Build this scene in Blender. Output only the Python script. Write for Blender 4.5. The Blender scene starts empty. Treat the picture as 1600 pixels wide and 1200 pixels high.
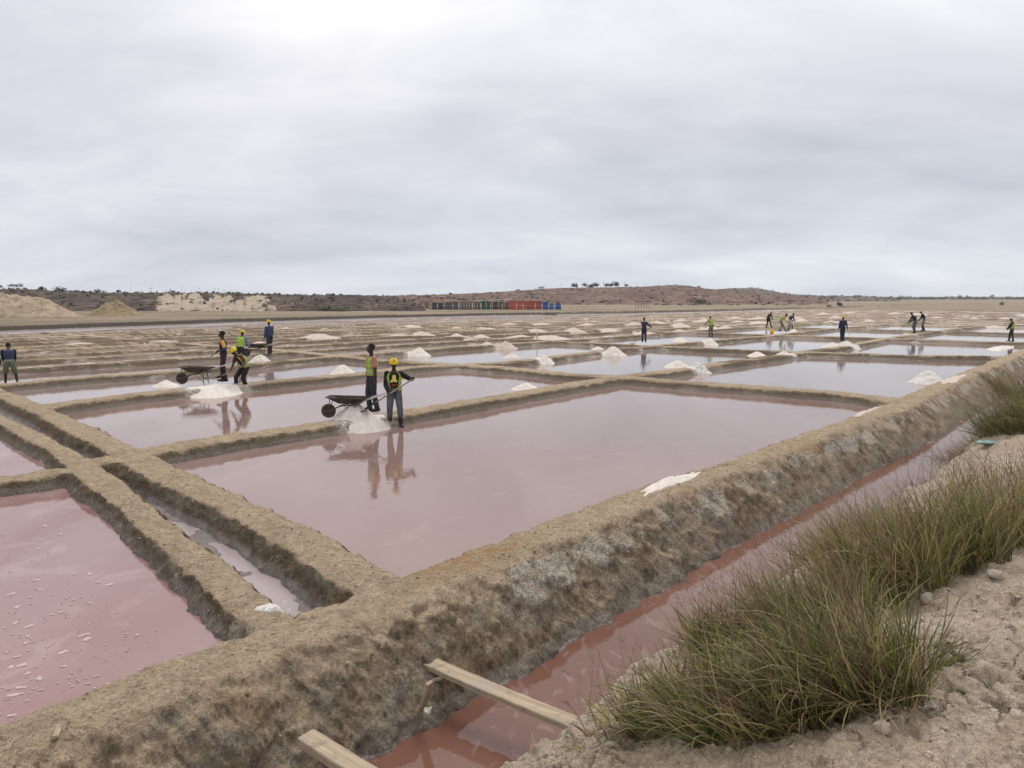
import bpy, bmesh, math, random
import numpy as np
from mathutils import Vector, Matrix
SC = bpy.context.scene
C = SC.collection
R = math.radians
# ------------------------------------------------------------------ camera, sky, sun, exposure
CAM_H, FOC, HZ = 3.3, 1200.0, 465.0
PITCH = math.atan((600-HZ)/FOC)
cam = bpy.data.objects.new('camera', bpy.data.cameras.new('camera')); C.objects.link(cam)
cam.location = (0, 0, CAM_H); cam.rotation_euler = (math.pi/2-PITCH, 0, 0)
cam.data.sensor_width = 36; cam.data.lens = 27.0; cam.data.clip_start = .05; cam.data.clip_end = 9000
SC.camera = cam
W = bpy.data.worlds.new('World'); SC.world = W; W.use_nodes = True
SUN_EL, SUN_AZ = 56, 12          # azimuth of the bright part of the cloud, degrees clockwise from +Y
def build_world():
    nt = W.node_tree; N = nt.nodes; L = nt.links; N.clear()
    def nd(t, **k):
        n = N.new(t)
        for a, b in k.items(): setattr(n, a, b)
        return n
    def mth(op, a, b=None, c=None):
        n = nd('ShaderNodeMath', operation=op)
        for i, s in enumerate((a, b, c)):
            if s is None: continue
            if isinstance(s, (int, float)): n.inputs[i].default_value = s
            else: L.new(s, n.inputs[i])
        return n.outputs[0]
    out = nd('ShaderNodeOutputWorld')
    tc = nd('ShaderNodeTexCoord'); sep = nd('ShaderNodeSeparateXYZ'); L.new(tc.outputs['Generated'], sep.inputs[0])
    z = mth('MAXIMUM', sep.outputs[2], 0.0)
    den = mth('ADD', z, 0.30)
    px = mth('DIVIDE', sep.outputs[0], den); py = mth('DIVIDE', sep.outputs[1], den)
    cb = nd('ShaderNodeCombineXYZ'); L.new(px, cb.inputs[0]); L.new(py, cb.inputs[1])
    def noise(scale, det, rough, off, dist=0.0, sx=1.0):
        mp = nd('ShaderNodeMapping'); mp.inputs['Location'].default_value = off; mp.inputs['Scale'].default_value = (sx, 1, 1)
        L.new(cb.outputs[0], mp.inputs[0])
        n = nd('ShaderNodeTexNoise'); n.inputs['Scale'].default_value = scale; n.inputs['Detail'].default_value = det
        n.inputs['Roughness'].default_value = rough; n.inputs['Distortion'].default_value = dist
        L.new(mp.outputs[0], n.inputs['Vector']); return n.outputs['Fac']
    n1 = noise(1.25, 5, .5, (3.1, 1.7, 0), .35, .72)
    n2 = noise(3.6, 6, .58, (7.3, 2.2, 0), .5, .62)
    n3 = noise(.35, 2, .4, (1.3, 8.2, 0), 0, 1)
    s = mth('ADD', mth('MULTIPLY', n1, .68), mth('MULTIPLY', n2, .32))
    rp = nd('ShaderNodeValToRGB'); L.new(s, rp.inputs[0])
    e = rp.color_ramp.elements
    e[0].position = .33; e[0].color = (.56, .59, .655, 1); e[1].position = .66; e[1].color = (.90, .895, .92, 1)
    k = rp.color_ramp.elements.new(.5); k.color = (.73, .745, .79, 1)
    # overcast skies are brightest overhead
    zen = nd('ShaderNodeValToRGB'); L.new(z, zen.inputs[0]); e = zen.color_ramp.elements
    e[0].position = 0.0; e[0].color = (.90, .95, .97, 1); e[1].position = 1.0; e[1].color = (1.5, 1.5, 1.5, 1)
    for p, c in ((.10, (.86, .88, .91, 1)), (.20, (.86, .86, .885, 1)), (.33, (1.12, 1.11, 1.09, 1)), (.5, (1.28, 1.26, 1.24, 1))):
        k = zen.color_ramp.elements.new(p); k.color = c
    mx = nd('ShaderNodeMixRGB', blend_type='MULTIPLY'); mx.inputs[0].default_value = 1
    L.new(rp.outputs[0], mx.inputs[1]); L.new(zen.outputs[0], mx.inputs[2])
    # a faint rosy / greenish drift between cloud banks
    tint = nd('ShaderNodeValToRGB'); L.new(n3, tint.inputs[0]); e = tint.color_ramp.elements
    e[0].position = .4; e[0].color = (.985, 1.0, 1.0, 1); e[1].position = .6; e[1].color = (1.02, .985, 1.0, 1)
    mx2 = nd('ShaderNodeMixRGB', blend_type='MULTIPLY'); mx2.inputs[0].default_value = 1
    L.new(mx.outputs[0], mx2.inputs[1]); L.new(tint.outputs[0], mx2.inputs[2])
    sk = nd('ShaderNodeTexSky', sky_type='NISHITA'); sk.sun_disc = False
    sk.sun_elevation = R(SUN_EL); sk.sun_rotation = R(SUN_AZ); sk.dust_density = 3
    b1 = nd('ShaderNodeBackground'); L.new(sk.outputs[0], b1.inputs[0]); b1.inputs[1].default_value = .06
    b2 = nd('ShaderNodeBackground'); L.new(mx2.outputs[0], b2.inputs[0]); b2.inputs[1].default_value = 1.0
    ms = nd('ShaderNodeMixShader'); ms.inputs[0].default_value = .93
    L.new(b1.outputs[0], ms.inputs[1]); L.new(b2.outputs[0], ms.inputs[2]); L.new(ms.outputs[0], out.inputs[0])
build_world()
sun = bpy.data.objects.new('sun', bpy.data.lights.new('sun', 'SUN')); C.objects.link(sun)
sun.data.energy = 1.5; sun.data.angle = R(20); sun.data.color = (1, .95, .88)
_el, _az = R(SUN_EL), R(SUN_AZ)
_d = Vector((math.sin(_az)*math.cos(_el), math.cos(_az)*math.cos(_el), math.sin(_el)))
sun.rotation_euler = _d.to_track_quat('Z', 'Y').to_euler()
SC.render.engine = 'CYCLES'
SC.cycles.max_bounces = 6; SC.cycles.volume_bounces = 1
SC.view_settings.view_transform = 'Standard'; SC.view_settings.look = 'None'
SC.view_settings.exposure = .17; SC.view_settings.gamma = 1; SC.view_settings.use_curve_mapping = False

# ------------------------------------------------------------------ helpers
random.seed(7)
def ray(u, v):
    x = (u-800)/FOC; q = -(v-600)/FOC
    return Vector((x, math.cos(PITCH)+q*math.sin(PITCH), -math.sin(PITCH)+q*math.cos(PITCH)))
def at(u, v, z=0.):
    d = ray(u, v); t = (z-CAM_H)/d.z
    return Vector((d.x*t, d.y*t, z))
def aty(u, v, Y):
    d = ray(u, v); t = Y/d.y
    return Vector((d.x*t, Y, CAM_H+d.z*t))
_PERM = np.random.RandomState(5).permutation(4096).astype(np.int64)
_G2 = np.random.RandomState(6).uniform(0, 2*np.pi, 4096)
_GX, _GY = np.cos(_G2), np.sin(_G2)
_V3 = np.random.RandomState(8).normal(size=(4096, 3)); _V3 /= np.linalg.norm(_V3, axis=1)[:, None]
def _h2(i, j): return _PERM[(_PERM[i & 4095]+j) & 4095]
def _h3(i, j, k): return _PERM[(_h2(i, j)+k) & 4095]
def pn(x, y):
    xi = np.floor(x).astype(np.int64); yi = np.floor(y).astype(np.int64)
    fx = x-xi; fy = y-yi
    u = fx*fx*fx*(fx*(fx*6-15)+10); v = fy*fy*fy*(fy*(fy*6-15)+10)
    def g(a, b):
        h = _h2(xi+a, yi+b); return _GX[h]*(fx-a)+_GY[h]*(fy-b)
    n00, n10, n01, n11 = g(0, 0), g(1, 0), g(0, 1), g(1, 1)
    return ((n00+u*(n10-n00))*(1-v)+(n01+u*(n11-n01))*v)*1.4
def pn3(x, y, z):
    xi = np.floor(x).astype(np.int64); yi = np.floor(y).astype(np.int64); zi = np.floor(z).astype(np.int64)
    fx = x-xi; fy = y-yi; fz = z-zi
    s = lambda t: t*t*(3-2*t)
    u, v, w = s(fx), s(fy), s(fz)
    def g(a, b, c):
        h = _V3[_h3(xi+a, yi+b, zi+c)]; return h[..., 0]*(fx-a)+h[..., 1]*(fy-b)+h[..., 2]*(fz-c)
    l = lambda a, b, t: a+t*(b-a)
    return l(l(l(g(0,0,0), g(1,0,0), u), l(g(0,1,0), g(1,1,0), u), v), l(l(g(0,0,1), g(1,0,1), u), l(g(0,1,1), g(1,1,1), u), v), w)*1.3
def fbm(x, y, o=4, g=.5, l=2.03):
    s = 0; a = 1; t = 0
    for i in range(o):
        s = s+a*pn(x+i*17.3, y-i*9.1); t += a; a *= g; x = x*l; y = y*l
    return s/t
def worley(x, y):
    xi = np.floor(x).astype(np.int64); yi = np.floor(y).astype(np.int64)
    f1 = np.full(x.shape, 9.); f2 = np.full(x.shape, 9.)
    for a in (-1, 0, 1):
        for b in (-1, 0, 1):
            h = _h2(xi+a, yi+b)
            cx = xi+a+_GX[h]*.42+.5; cy = yi+b+_GY[h]*.42+.5
            d = np.sqrt((x-cx)**2+(y-cy)**2)
            f2 = np.minimum(np.maximum(f1, d), f2); f1 = np.minimum(f1, d)
    return f1, f2
def sst(a, b, x):
    t = np.clip((x-a)/(b-a), 0, 1); return t*t*(3-2*t)

# pan frame: a runs along the big earth bank (away to the right), b away from it to the left
OX, OY = -1.18, 9.11
CU, SU = math.cos(R(49)), math.sin(R(49))
def to_ab(x, y): return (x-OX)*CU+(y-OY)*SU, -(x-OX)*SU+(y-OY)*CU
def to_xy(a, b): return OX+a*CU-b*SU, OY+a*SU+b*CU

# ------------------------------------------------------------------ ground height
# earth banks (a, b) polylines: points, half width of the top, height
BANKS = [
 ([(-60,-2.2),(-20,-1.6),(-6,-1.35),(-3,-1.18),(0,-1.13),(4,-1.05),(9,-1.12),(17,-1.22),(19.8,-1.05),(26,-.85),(33,-.7),(47,-.4),(70,.3),(110,1.6),(210,4)], .50, .36),   # big bank
 ([(-1.15,-1.3),(-1.0,0),(-.72,1.2),(-.5,2.8),(-.31,4.6),(-.08,6.8),(.3,9.3),(.82,14),(1.28,18),(2,26),(3.2,50),(4.2,70)], .37, .28),
 ([(-2.4,-1.3),(-2.22,0),(-1.93,1.6),(-1.6,3.5),(-1.28,5.3),(-.95,7.5),(-.55,10),(-.2,14),(.1,18),(.7,26),(1.9,50),(2.9,70)], .27, .26),
 ([(-.2,8.3),(.6,8.7),(3,8.85),(6,8.75),(9,8.8),(12,9.0),(15,9.25),(19,9.5),(24,9.25),(28,9.4),(33,9.2),(44,9.15),(57,9.9),(76,10.2),(100,9.4),(200,9.5)], .46, .27),
 ([(18.6,-1),(19.5,1.3),(19.2,5.8),(19.1,9.5),(18.7,12),(19.2,15),(18.9,18.4),(18.3,22),(18.5,26),(19,34),(18,50),(18.6,70)], .52, .27),
 ([(1.2,17.2),(4,18.1),(8,18.2),(10.7,18.2),(13.4,18.3),(16.2,18.9),(18.6,18.2),(21.6,17.4),(24.5,17.6),(28.2,18.1),(33.6,18.6),(46,18.5),(54,18.3),(74,19.6),(110,18.6),(200,18.5)], .46, .27),
 ([(2,24.4),(3.8,24.9),(7,25.0),(11,25),(15,26.2),(18,26.6),(28,27),(40,26.5),(60,27.4),(100,27),(200,27)], .42, .27),
 ([(41,-1),(40.3,1),(38.9,3),(38.4,6),(37.3,9),(36.8,12),(36.5,15),(36.6,19),(37,27),(36,40),(37,70)], .44, .28),
 ([(-1.3,8.0),(-3,8.2),(-6,8.1),(-20,8.4),(-60,8.4)], .26, .26),
 ([(-.3,17.2),(-4,17.4),(-20,17.2),(-60,17.2)], .3, .26),
 ([(0,26.5),(-4,26.2),(-20,26.4),(-60,26)], .3, .26),
 ([(-19,-1),(-19.3,8),(-19,18),(-18.5,30),(-18,70)], .3, .26),
]
USTEP = [(31.2,.35),(35.4,.5),(39.6,.35),(43.6,.6),(48,.35),(52.2,.5),(56.5,.35),(60.8,.6),(65.4,.4)]       # further rows: constant b, a from -60 to 200
VSTEP = [56.5, 74, 91.5, 100, 109, 118, 127, 137, 146, 156, 165, 175, 184, 200]    # further cross banks: constant a, b from 0 to 70
CANAL = [(-60,64),(0,72.5),(16,76.8),(48,85),(75,87.5),(100,85.5),(132,77.5),(170,74),(230,72)]
def poly_d(a, b, pts):
    d2 = np.full(a.shape, 1e9)
    for (x0, y0), (x1, y1) in zip(pts[:-1], pts[1:]):
        dx, dy = x1-x0, y1-y0; L2 = dx*dx+dy*dy
        t = np.clip(((a-x0)*dx+(b-y0)*dy)/L2, 0, 1)
        d2 = np.minimum(d2, (a-x0-t*dx)**2+(b-y0-t*dy)**2)
    return np.sqrt(d2)
def interp(pts, i, v):
    p = np.array(pts); o = p[:, i].argsort(); return np.interp(v, p[o, i], p[o, 1-i])
def prof(d, wt, top, k=1.25):
    e = np.maximum(d-wt*.74, 0)
    soft = wt*.26
    return top-.045*np.minimum(d/wt, 1)**2-k*(np.sqrt(e*e+soft*soft)-soft)
CHR = [(-60,-4.2),(-8,-3.2),(-1.57,-2.86),(-.3,-2.88),(2.5,-3.02),(5.3,-3.05),(9.7,-3.0),(13.2,-2.95),(18.8,-2.8),(24,-2.6),(40,-2.2),(70,-1.3),(210,2)]
def ground(x, y, detail=True):
    x = np.asarray(x, float); y = np.asarray(y, float)
    a, b = to_ab(x, y)
    r = np.hypot(x, y)
    near = 1-sst(45, 90, r)
    wob = fbm(a*.9, b*.9, 2)*.09+fbm(a*.22+5, b*.22, 2)*.16
    wob2 = fbm(a*3.1+9, b*3.1, 3)*.075
    if detail: wob = wob+wob2
    big = 1.0+fbm(a*.35, b*.35+40, 2)*.5
    # pan floors
    base = -.10+.03*fbm(a*.5, b*.5, 2)
    far = sst(26, 45, b)+sst(60, 90, a)*.8
    base = base+np.minimum(far, 1)*(.060+.13*fbm(a*.09+3, b*.25, 3)+.03*fbm(a*.6, b*.6, 2))+sst(27, 33, b)*(1-sst(55, 90, a))*.025
    z = base
    # ditch between the two narrow banks
    ca = interp(BANKS[1][0], 1, b); ci = interp(BANKS[2][0], 1, b)
    ind = (a < ca) & (a > ci) & (b > -1.2) & (b < 70)
    z = np.where(ind, -.055+.07*fbm(a*1.3, b*.7, 3), z)
    # channel and embankment on the right
    mid = interp(BANKS[0][0], 0, a); bR = interp(CHR, 0, a)
    inc = b < mid
    z = np.where(inc, -.60, z)
    s = bR-b+fbm(a*.8, b*.8+4, 3)*.30+wob2*1.2
    emb = -.60+1.3*sst(-.15, 1.15, s)*.62+.80*sst(.4, 2.4, s)*.95+.55*sst(2., 4.6, s)+.03*np.clip(s-4, 0, 10)
    emb = emb+sst(0, 1.2, s)*(.13*fbm(x*.8, y*.8, 3))
    emb = emb-np.clip((r-12)/25, 0, 1)*.12*sst(.3, 2, s)
    z = np.where(inc & (s > -.15), emb, z)
    embm = np.where(inc, sst(.25, .9, s), 0.)
    # banks
    dk = np.full(x.shape, -9.)
    for i, (pts, wt, top) in enumerate(BANKS):
        d = poly_d(a, b, pts)
        k = 1.85
        w = wob*(.8 if i == 0 else .6)
        if i == 0: w = w*1.1+.10*fbm(a*2.3+.6*b, b*1.0, 4, .65)*(b < mid)
        if i == 0:
            dd = (b-mid); near_side = dd < 0
            d0 = np.where(near_side, np.maximum(d+w-.02, 0), np.maximum(d+w, 0))
            hp = top*(.8+.2*big)-1.10*(np.sqrt(np.maximum(d0-.10, 0)**2+.05)-.224)-.05*d0
            hgt = np.where(near_side, hp, prof(np.maximum(d+w, 0), wt, top*(.8+.2*big), 1.5))
            t_ = sst(-.12, .12, dd); hgt = hp*(1-t_)+prof(np.maximum(d+w, 0), wt, top*(.8+.2*big), 1.5)*t_
        else: hgt = prof(np.maximum(d+w, 0), wt, (top-.09*sst(60, 120, r))*(.75+.25*big), k)
        dk = np.maximum(dk, hgt)
    w = wob*1.0+.35*fbm(a*.05, b*.3, 2); hb = .85+.15*big
    ok = (a > -60) & (a < 203) & (b < 71)
    for bb, ww in USTEP:
        wv = .9*pn(a*.035+bb, a*0+bb)
        ok2 = ok & ((a > ca) | (a < ci))
        dk = np.maximum(dk, np.where(ok2, prof(np.abs(b-bb+wv+w), ww*.9, (.27-.11*sst(60, 120, r))*hb, 1.5), -9))
    for aa in VSTEP:
        wv = .9*pn(b*.06+aa, b*0+aa)
        dk = np.maximum(dk, np.where((b > 0) & ok, prof(np.abs(a-aa+wv+w), .62, (.27-.11*sst(60, 120, r))*hb, 1.4), -9))
    dk = dk-.02*np.abs(fbm(a*2.3, b*2.3, 2))*2
    z = np.maximum(z, dk)
    # canal and the plain beyond
    cb = interp(CANAL, 0, a)
    dc = b-cb+fbm(a*.12, b*.12, 2)*1.2
    bank_near = prof(np.abs(dc+5.2), .9, .08, .35)
    bank_far = .50*sst(4.0, 4.9, dc)-.30*sst(7, 30, dc)+.05*fbm(a*.2, b*.2, 3)
    z = np.where(dc > -4.2, -.25, z)
    z = np.where((dc <= -4.2) & (dc > -7), np.maximum(z, bank_near), z)
    z = np.where(dc > 3.9, bank_far-.02, z)
    out = (a > 203) & (b < cb+4)
    z = np.where(out & (b > mid+3), .12+.12*fbm(a*.08, b*.08, 3), z)
    plain = (dc > 5.3) | out
    # fine relief
    if detail:
        fine = (fbm(x*2.2, y*2.2, 4, .55)*.045+fbm(x*9, y*9, 3, .6)*.012)*(z > -.05)
        z = z+fine*(.5+.5*near)
        f1, f2 = worley(x*5.5+wob2*6, y*5.5)
        g1, g2 = worley(x*15, y*15+wob2*9)
        f = embm*(r < 26)
        z = z+f*(.075*(1-f1)*sst(-.2, .3, pn(x*1.5, y*1.5)+.1)-.032*(1-sst(0, .08, f2-f1))*sst(0, .3, pn(x*1.1+7, y*1.1))+.016*(1-g1)*sst(-.3, .4, pn(x*2.3, y*2.3+3))+.05*fbm(x*4, y*4, 3)+.02*fbm(x*20, y*20, 2))
    return z, embm, np.where(plain, 1., 0.), inc, ind
def gz(x, y):
    z = ground(np.array([x]), np.array([y]))[0][0]; return float(z)
def on_ground(u, v, lo=.0):
    d = ray(u, v); t = np.concatenate([np.arange(1.5, 40, .02), np.arange(40, 400, .2)])
    X, Y, Z = d.x*t, d.y*t, CAM_H+d.z*t
    g = np.maximum(ground(X, Y)[0], lo)
    i = np.argmax(Z < g)
    return Vector((X[i], Y[i], float(g[i])))
def mesh_np(name, verts, faces, mat=None, parent=None, smooth=True, attrs=None, mats=None, midx=None):
    me = bpy.data.meshes.new(name)
    v = np.asarray(verts, np.float32); f = np.asarray(faces, np.int32)
    me.vertices.add(len(v)); me.vertices.foreach_set('co', v.ravel())
    k = f.shape[1]
    me.loops.add(f.size); me.loops.foreach_set('vertex_index', f.ravel())
    me.polygons.add(len(f)); me.polygons.foreach_set('loop_start', np.arange(0, f.size, k, dtype=np.int32))
    if smooth: me.polygons.foreach_set('use_smooth', np.ones(len(f), bool))
    for m in (mats or ([mat] if mat else [])): me.materials.append(m)
    if midx is not None: me.polygons.foreach_set('material_index', np.asarray(midx, np.int32))
    me.update(calc_edges=True); me.validate()
    for n_, a_ in (attrs or {}).items():
        at_ = me.attributes.new(n_, 'FLOAT', 'POINT'); at_.data.foreach_set('value', np.asarray(a_, np.float32).ravel())
    o = bpy.data.objects.new(name, me); C.objects.link(o)
    if parent: o.parent = parent
    return o
def tag(o, label=None, cat=None, group=None, kind=None):
    if label: o['label'] = label
    if cat: o['category'] = cat
    if group: o['group'] = group
    if kind: o['kind'] = kind
    return o
def empty(name, loc=(0, 0, 0), rz=0, **k):
    o = bpy.data.objects.new(name, None); C.objects.link(o); o.location = loc; o.rotation_euler = (0, 0, rz)
    o.empty_display_size = .2
    return tag(o, **k)
def bm_obj(name, bm, mat, parent=None, smooth=False):
    me = bpy.data.meshes.new(name); bm.normal_update(); bm.to_mesh(me); bm.free()
    if mat: me.materials.append(mat)
    if smooth:
        me.polygons.foreach_set('use_smooth', np.ones(len(me.polygons), bool))
    o = bpy.data.objects.new(name, me); C.objects.link(o)
    if parent: o.parent = parent
    return o
def copy_tree(o, parent=None):
    c = o.copy(); C.objects.link(c)
    if parent: c.parent = parent
    for ch in list(o.children): copy_tree(ch, c)
    return c

# ------------------------------------------------------------------ materials
class NT:
    def __init__(s, name):
        s.m = bpy.data.materials.new(name); s.m.use_nodes = True; s.t = s.m.node_tree; s.N = s.t.nodes; s.L = s.t.links
        s.b = s.N['Principled BSDF']; s.out = s.N['Material Output']
        s.pos = s.N.new('ShaderNodeNewGeometry').outputs['Position']
        s.tc = s.N.new('ShaderNodeTexCoord')
    def inp(s, sock, v):
        if isinstance(v, (int, float)): sock.default_value = v
        elif isinstance(v, (tuple, list)): sock.default_value = (*v, 1) if len(v) == 3 and sock.type == 'RGBA' else v
        else: s.L.new(v, sock)
    def math(s, op, a, b=None, c=None, clamp=False):
        n = s.N.new('ShaderNodeMath'); n.operation = op; n.use_clamp = clamp
        for i, v in enumerate((a, b, c)):
            if v is not None: s.inp(n.inputs[i], v)
        return n.outputs[0]
    def mapping(s, vec, scale=(1, 1, 1), rot=0, loc=(0, 0, 0)):
        n = s.N.new('ShaderNodeMapping'); n.inputs['Scale'].default_value = scale; n.inputs['Rotation'].default_value = (0, 0, rot)
        n.inputs['Location'].default_value = loc; s.L.new(vec, n.inputs[0]); return n.outputs[0]
    def noise(s, scale, det=4, rough=.55, dist=0., vec=None, col=False):
        n = s.N.new('ShaderNodeTexNoise'); n.inputs['Scale'].default_value = scale; n.inputs['Detail'].default_value = det
        n.inputs['Roughness'].default_value = rough; n.inputs['Distortion'].default_value = dist
        s.L.new(vec or s.pos, n.inputs['Vector']); return n.outputs['Color' if col else 'Fac']
    def vor(s, scale, feature='F1', vec=None, out='Distance'):
        n = s.N.new('ShaderNodeTexVoronoi'); n.feature = feature; n.inputs['Scale'].default_value = scale
        s.L.new(vec or s.pos, n.inputs['Vector']); return n.outputs[out]
    def ramp(s, f, stops):
        n = s.N.new('ShaderNodeValToRGB'); s.L.new(f, n.inputs[0]); cr = n.color_ramp
        while len(cr.elements) < len(stops): cr.elements.new(.5)
        for e, (p, c) in zip(cr.elements, stops):
            e.position = p; e.color = (*c, 1) if isinstance(c, tuple) else (c, c, c, 1)
        return n.outputs[0]
    def step(s, f, a, b):
        n = s.N.new('ShaderNodeMapRange'); n.interpolation_type = 'SMOOTHSTEP'; s.L.new(f, n.inputs[0])
        n.inputs[1].default_value = a; n.inputs[2].default_value = b; return n.outputs[0]
    def mix(s, f, a, b, mode='MIX'):
        n = s.N.new('ShaderNodeMixRGB'); n.blend_type = mode
        s.inp(n.inputs[0], f); s.inp(n.inputs[1], a); s.inp(n.inputs[2], b); return n.outputs[0]
    def attr(s, name):
        n = s.N.new('ShaderNodeAttribute'); n.attribute_name = name; return n.outputs['Fac']
    def bump(s, h, strength, dist, prev=None):
        n = s.N.new('ShaderNodeBump'); n.inputs['Strength'].default_value = strength; n.inputs['Distance'].default_value = dist
        s.inp(n.inputs['Height'], h)
        if prev is not None: s.L.new(prev, n.inputs['Normal'])
        return n.outputs[0]
    def fin(s, col=None, rough=None, nor=None, **k):
        if col is not None: s.inp(s.b.inputs['Base Color'], col)
        if rough is not None: s.inp(s.b.inputs['Roughness'], rough)
        if nor is not None: s.L.new(nor, s.b.inputs['Normal'])
        for a, v in k.items(): s.inp(s.b.inputs[a.replace('_', ' ')], v)
        return s.m
def simple(name, col, rough=.8, var=.25, scale=8, bump=.0, metal=0., objc=True, spec=.3):
    s = NT(name); vec = s.tc.outputs['Object'] if objc else s.pos
    n = s.noise(scale, 4, .6, 0, vec)
    c = s.mix(s.ramp(n, [(.3, 0.), (.7, 1.)]), tuple(x*(1-var) for x in col), tuple(min(1, x*(1+var)) for x in col))
    nor = s.bump(s.noise(scale*5, 3, .6, 0, vec), .4, bump) if bump else None
    return s.fin(c, rough, nor, Metallic=metal, Specular_IOR_Level=spec)
def m_ground():
    s = NT('bank_earth')
    hw, emb, pl, salt, stain, steep, dirt = [s.attr(k) for k in ('hw', 'emb', 'plain', 'salt', 'stain', 'steep', 'ditch')]
    n0 = s.noise(.35, 4, .6); n1 = s.noise(1.6, 5, .62); n2 = s.noise(7, 5, .65); n3 = s.noise(32, 4, .65); n4 = s.noise(110, 3, .6)
    # fibres lying along the banks
    fv = s.mapping(s.pos, (9, 42, 20), R(-49)); fib = s.noise(1, 4, .7, .6, fv)
    fv2 = s.mapping(s.pos, (30, 12, 25), R(-49)); fib2 = s.noise(1, 4, .7, .9, fv2)
    top = s.ramp(n2, [(.28, (.30, .22, .138)), (.5, (.48, .362, .235)), (.72, (.64, .50, .345))])
    top = s.mix(s.step(fib, .45, .72), top, (.66, .52, .36))
    top = s.mix(s.math('MULTIPLY', s.step(fib2, .52, .70), .55), top, (.19, .14, .085))
    top = s.mix(s.math('MULTIPLY', s.step(n1, .50, .68), .45), top, (.36, .275, .175))
    top = s.mix(s.math('MULTIPLY', s.step(n0, .55, .75), .4), top, (.40, .28, .175))
    top = s.mix(s.math('MULTIPLY', s.step(n3, .48, .36), .42), top, (.17, .12, .072))
    top = s.mix(s.math('MULTIPLY', s.step(n4, .58, .70), .5), top, (.62, .52, .38))
    crt = s.vor(4.5, 'DISTANCE_TO_EDGE', s.mix(.22, s.pos, s.noise(4, 4, .6, 0, None, True)))
    top = s.mix(s.math('MULTIPLY', s.math('MULTIPLY', s.step(crt, .022, .0), s.step(n1, .50, .60)), .7), top, (.09, .065, .04))
    # crumbling brown crust on the sides, its colour also darkened to paint in shade
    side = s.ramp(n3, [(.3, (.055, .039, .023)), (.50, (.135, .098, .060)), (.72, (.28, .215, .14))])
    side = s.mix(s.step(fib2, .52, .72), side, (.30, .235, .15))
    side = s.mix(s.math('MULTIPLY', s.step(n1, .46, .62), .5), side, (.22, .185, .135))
    # weathered face of the big bank: crusts, pits and paler sloughed soil
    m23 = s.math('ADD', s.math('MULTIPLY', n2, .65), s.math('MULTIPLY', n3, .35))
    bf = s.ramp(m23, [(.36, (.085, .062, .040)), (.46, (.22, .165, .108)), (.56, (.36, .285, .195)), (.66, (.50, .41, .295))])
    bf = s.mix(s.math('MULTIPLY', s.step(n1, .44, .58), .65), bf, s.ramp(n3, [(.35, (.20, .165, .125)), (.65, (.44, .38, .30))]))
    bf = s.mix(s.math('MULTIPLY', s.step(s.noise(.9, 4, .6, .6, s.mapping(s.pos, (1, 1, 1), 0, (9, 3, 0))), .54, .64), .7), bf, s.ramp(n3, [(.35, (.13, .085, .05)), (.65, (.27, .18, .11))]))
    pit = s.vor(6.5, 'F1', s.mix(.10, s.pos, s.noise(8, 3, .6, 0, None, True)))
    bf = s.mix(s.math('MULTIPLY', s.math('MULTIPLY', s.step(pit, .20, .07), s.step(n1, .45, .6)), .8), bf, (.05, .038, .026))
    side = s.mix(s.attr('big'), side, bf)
    sf = s.step(s.math('ADD', steep, s.math('MULTIPLY', s.math('SUBTRACT', n2, .5),   .6)), .12, .34)  # steep slopes take the side colour, crust and painted shade together
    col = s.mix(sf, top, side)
    # grey mud low down near the brine
    mud0 = s.ramp(n2, [(.3, (.185, .125, .092)), (.7, (.31, .215, .165))])
    mud = s.ramp(n3, [(.3, (.16, .135, .105)), (.55, (.30, .26, .21)), (.75, (.43, .38, .32))])
    low = s.step(s.math('ADD', hw, s.math('MULTIPLY', s.math('SUBTRACT', n1, .5), .16)), .15, .05)
    col = s.mix(s.math('MULTIPLY', low, .85), col, mud)
    flat_ = s.math('MULTIPLY', s.step(steep, .10, .02), s.attr('farpan')); col = s.mix(s.math('MULTIPLY', flat_, s.step(hw, .17, .10)), col, mud0)
    cs = s.noise(1, 5, .65, .8, s.mapping(s.pos, (.55, .16, 1), R(-49))); col = s.mix(s.math('MULTIPLY', s.math('MULTIPLY', s.attr('farpan'), s.step(cs, .56, .66)), s.step(hw, .24, .10)), col, (.56, .47, .405))
    # banded soils of the distant rows, and the black mud lip of the canal
    bd = s.noise(1, 5, .62, .5, s.mapping(s.pos, (.035, .42, 1), R(-47))); fp2 = s.math('MULTIPLY', s.attr('farpan'), s.math('SUBTRACT', 1., s.attr('big')))
    col = s.mix(s.math('MULTIPLY', fp2, s.math('MULTIPLY', s.step(bd, .50, .60), .8)), col, (.155, .108, .068))
    col = s.mix(s.math('MULTIPLY', fp2, s.math('MULTIPLY', s.step(bd, .44, .37), .55)), col, (.44, .34, .26))
    col = s.mix(s.math('MULTIPLY', s.attr('canalbank'), .9), col, (.055, .042, .032))
    # dry salt bloom
    bl = s.math('MULTIPLY', s.math('ADD', s.math('MULTIPLY', s.step(n3, .42, .56), .8), .2), s.step(s.math('ADD', s.math('MULTIPLY', salt, .55), s.math('ADD', s.math('MULTIPLY', n1, .55), s.math('ADD', s.math('MULTIPLY', n2, .35), s.math('MULTIPLY', n3, .25)))), .84, 1.0))
    col = s.mix(bl, col, s.ramp(n4, [(.3, (.42, .36, .29)), (.7, (.74, .67, .58))]))
    rim = s.math('MULTIPLY', s.step(s.math('ABSOLUTE', s.math('SUBTRACT', hw, .012)), .016, .002), s.step(s.noise(1.3, 4, .6), .53, .66))
    col = s.mix(s.math('MULTIPLY', rim, .7), col, (.72, .66, .62))
    # embankment: pale crumbled clay
    ec = s.ramp(n2, [(.25, (.34, .26, .19)), (.5, (.63, .51, .39)), (.75, (.80, .69, .56))])
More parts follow.
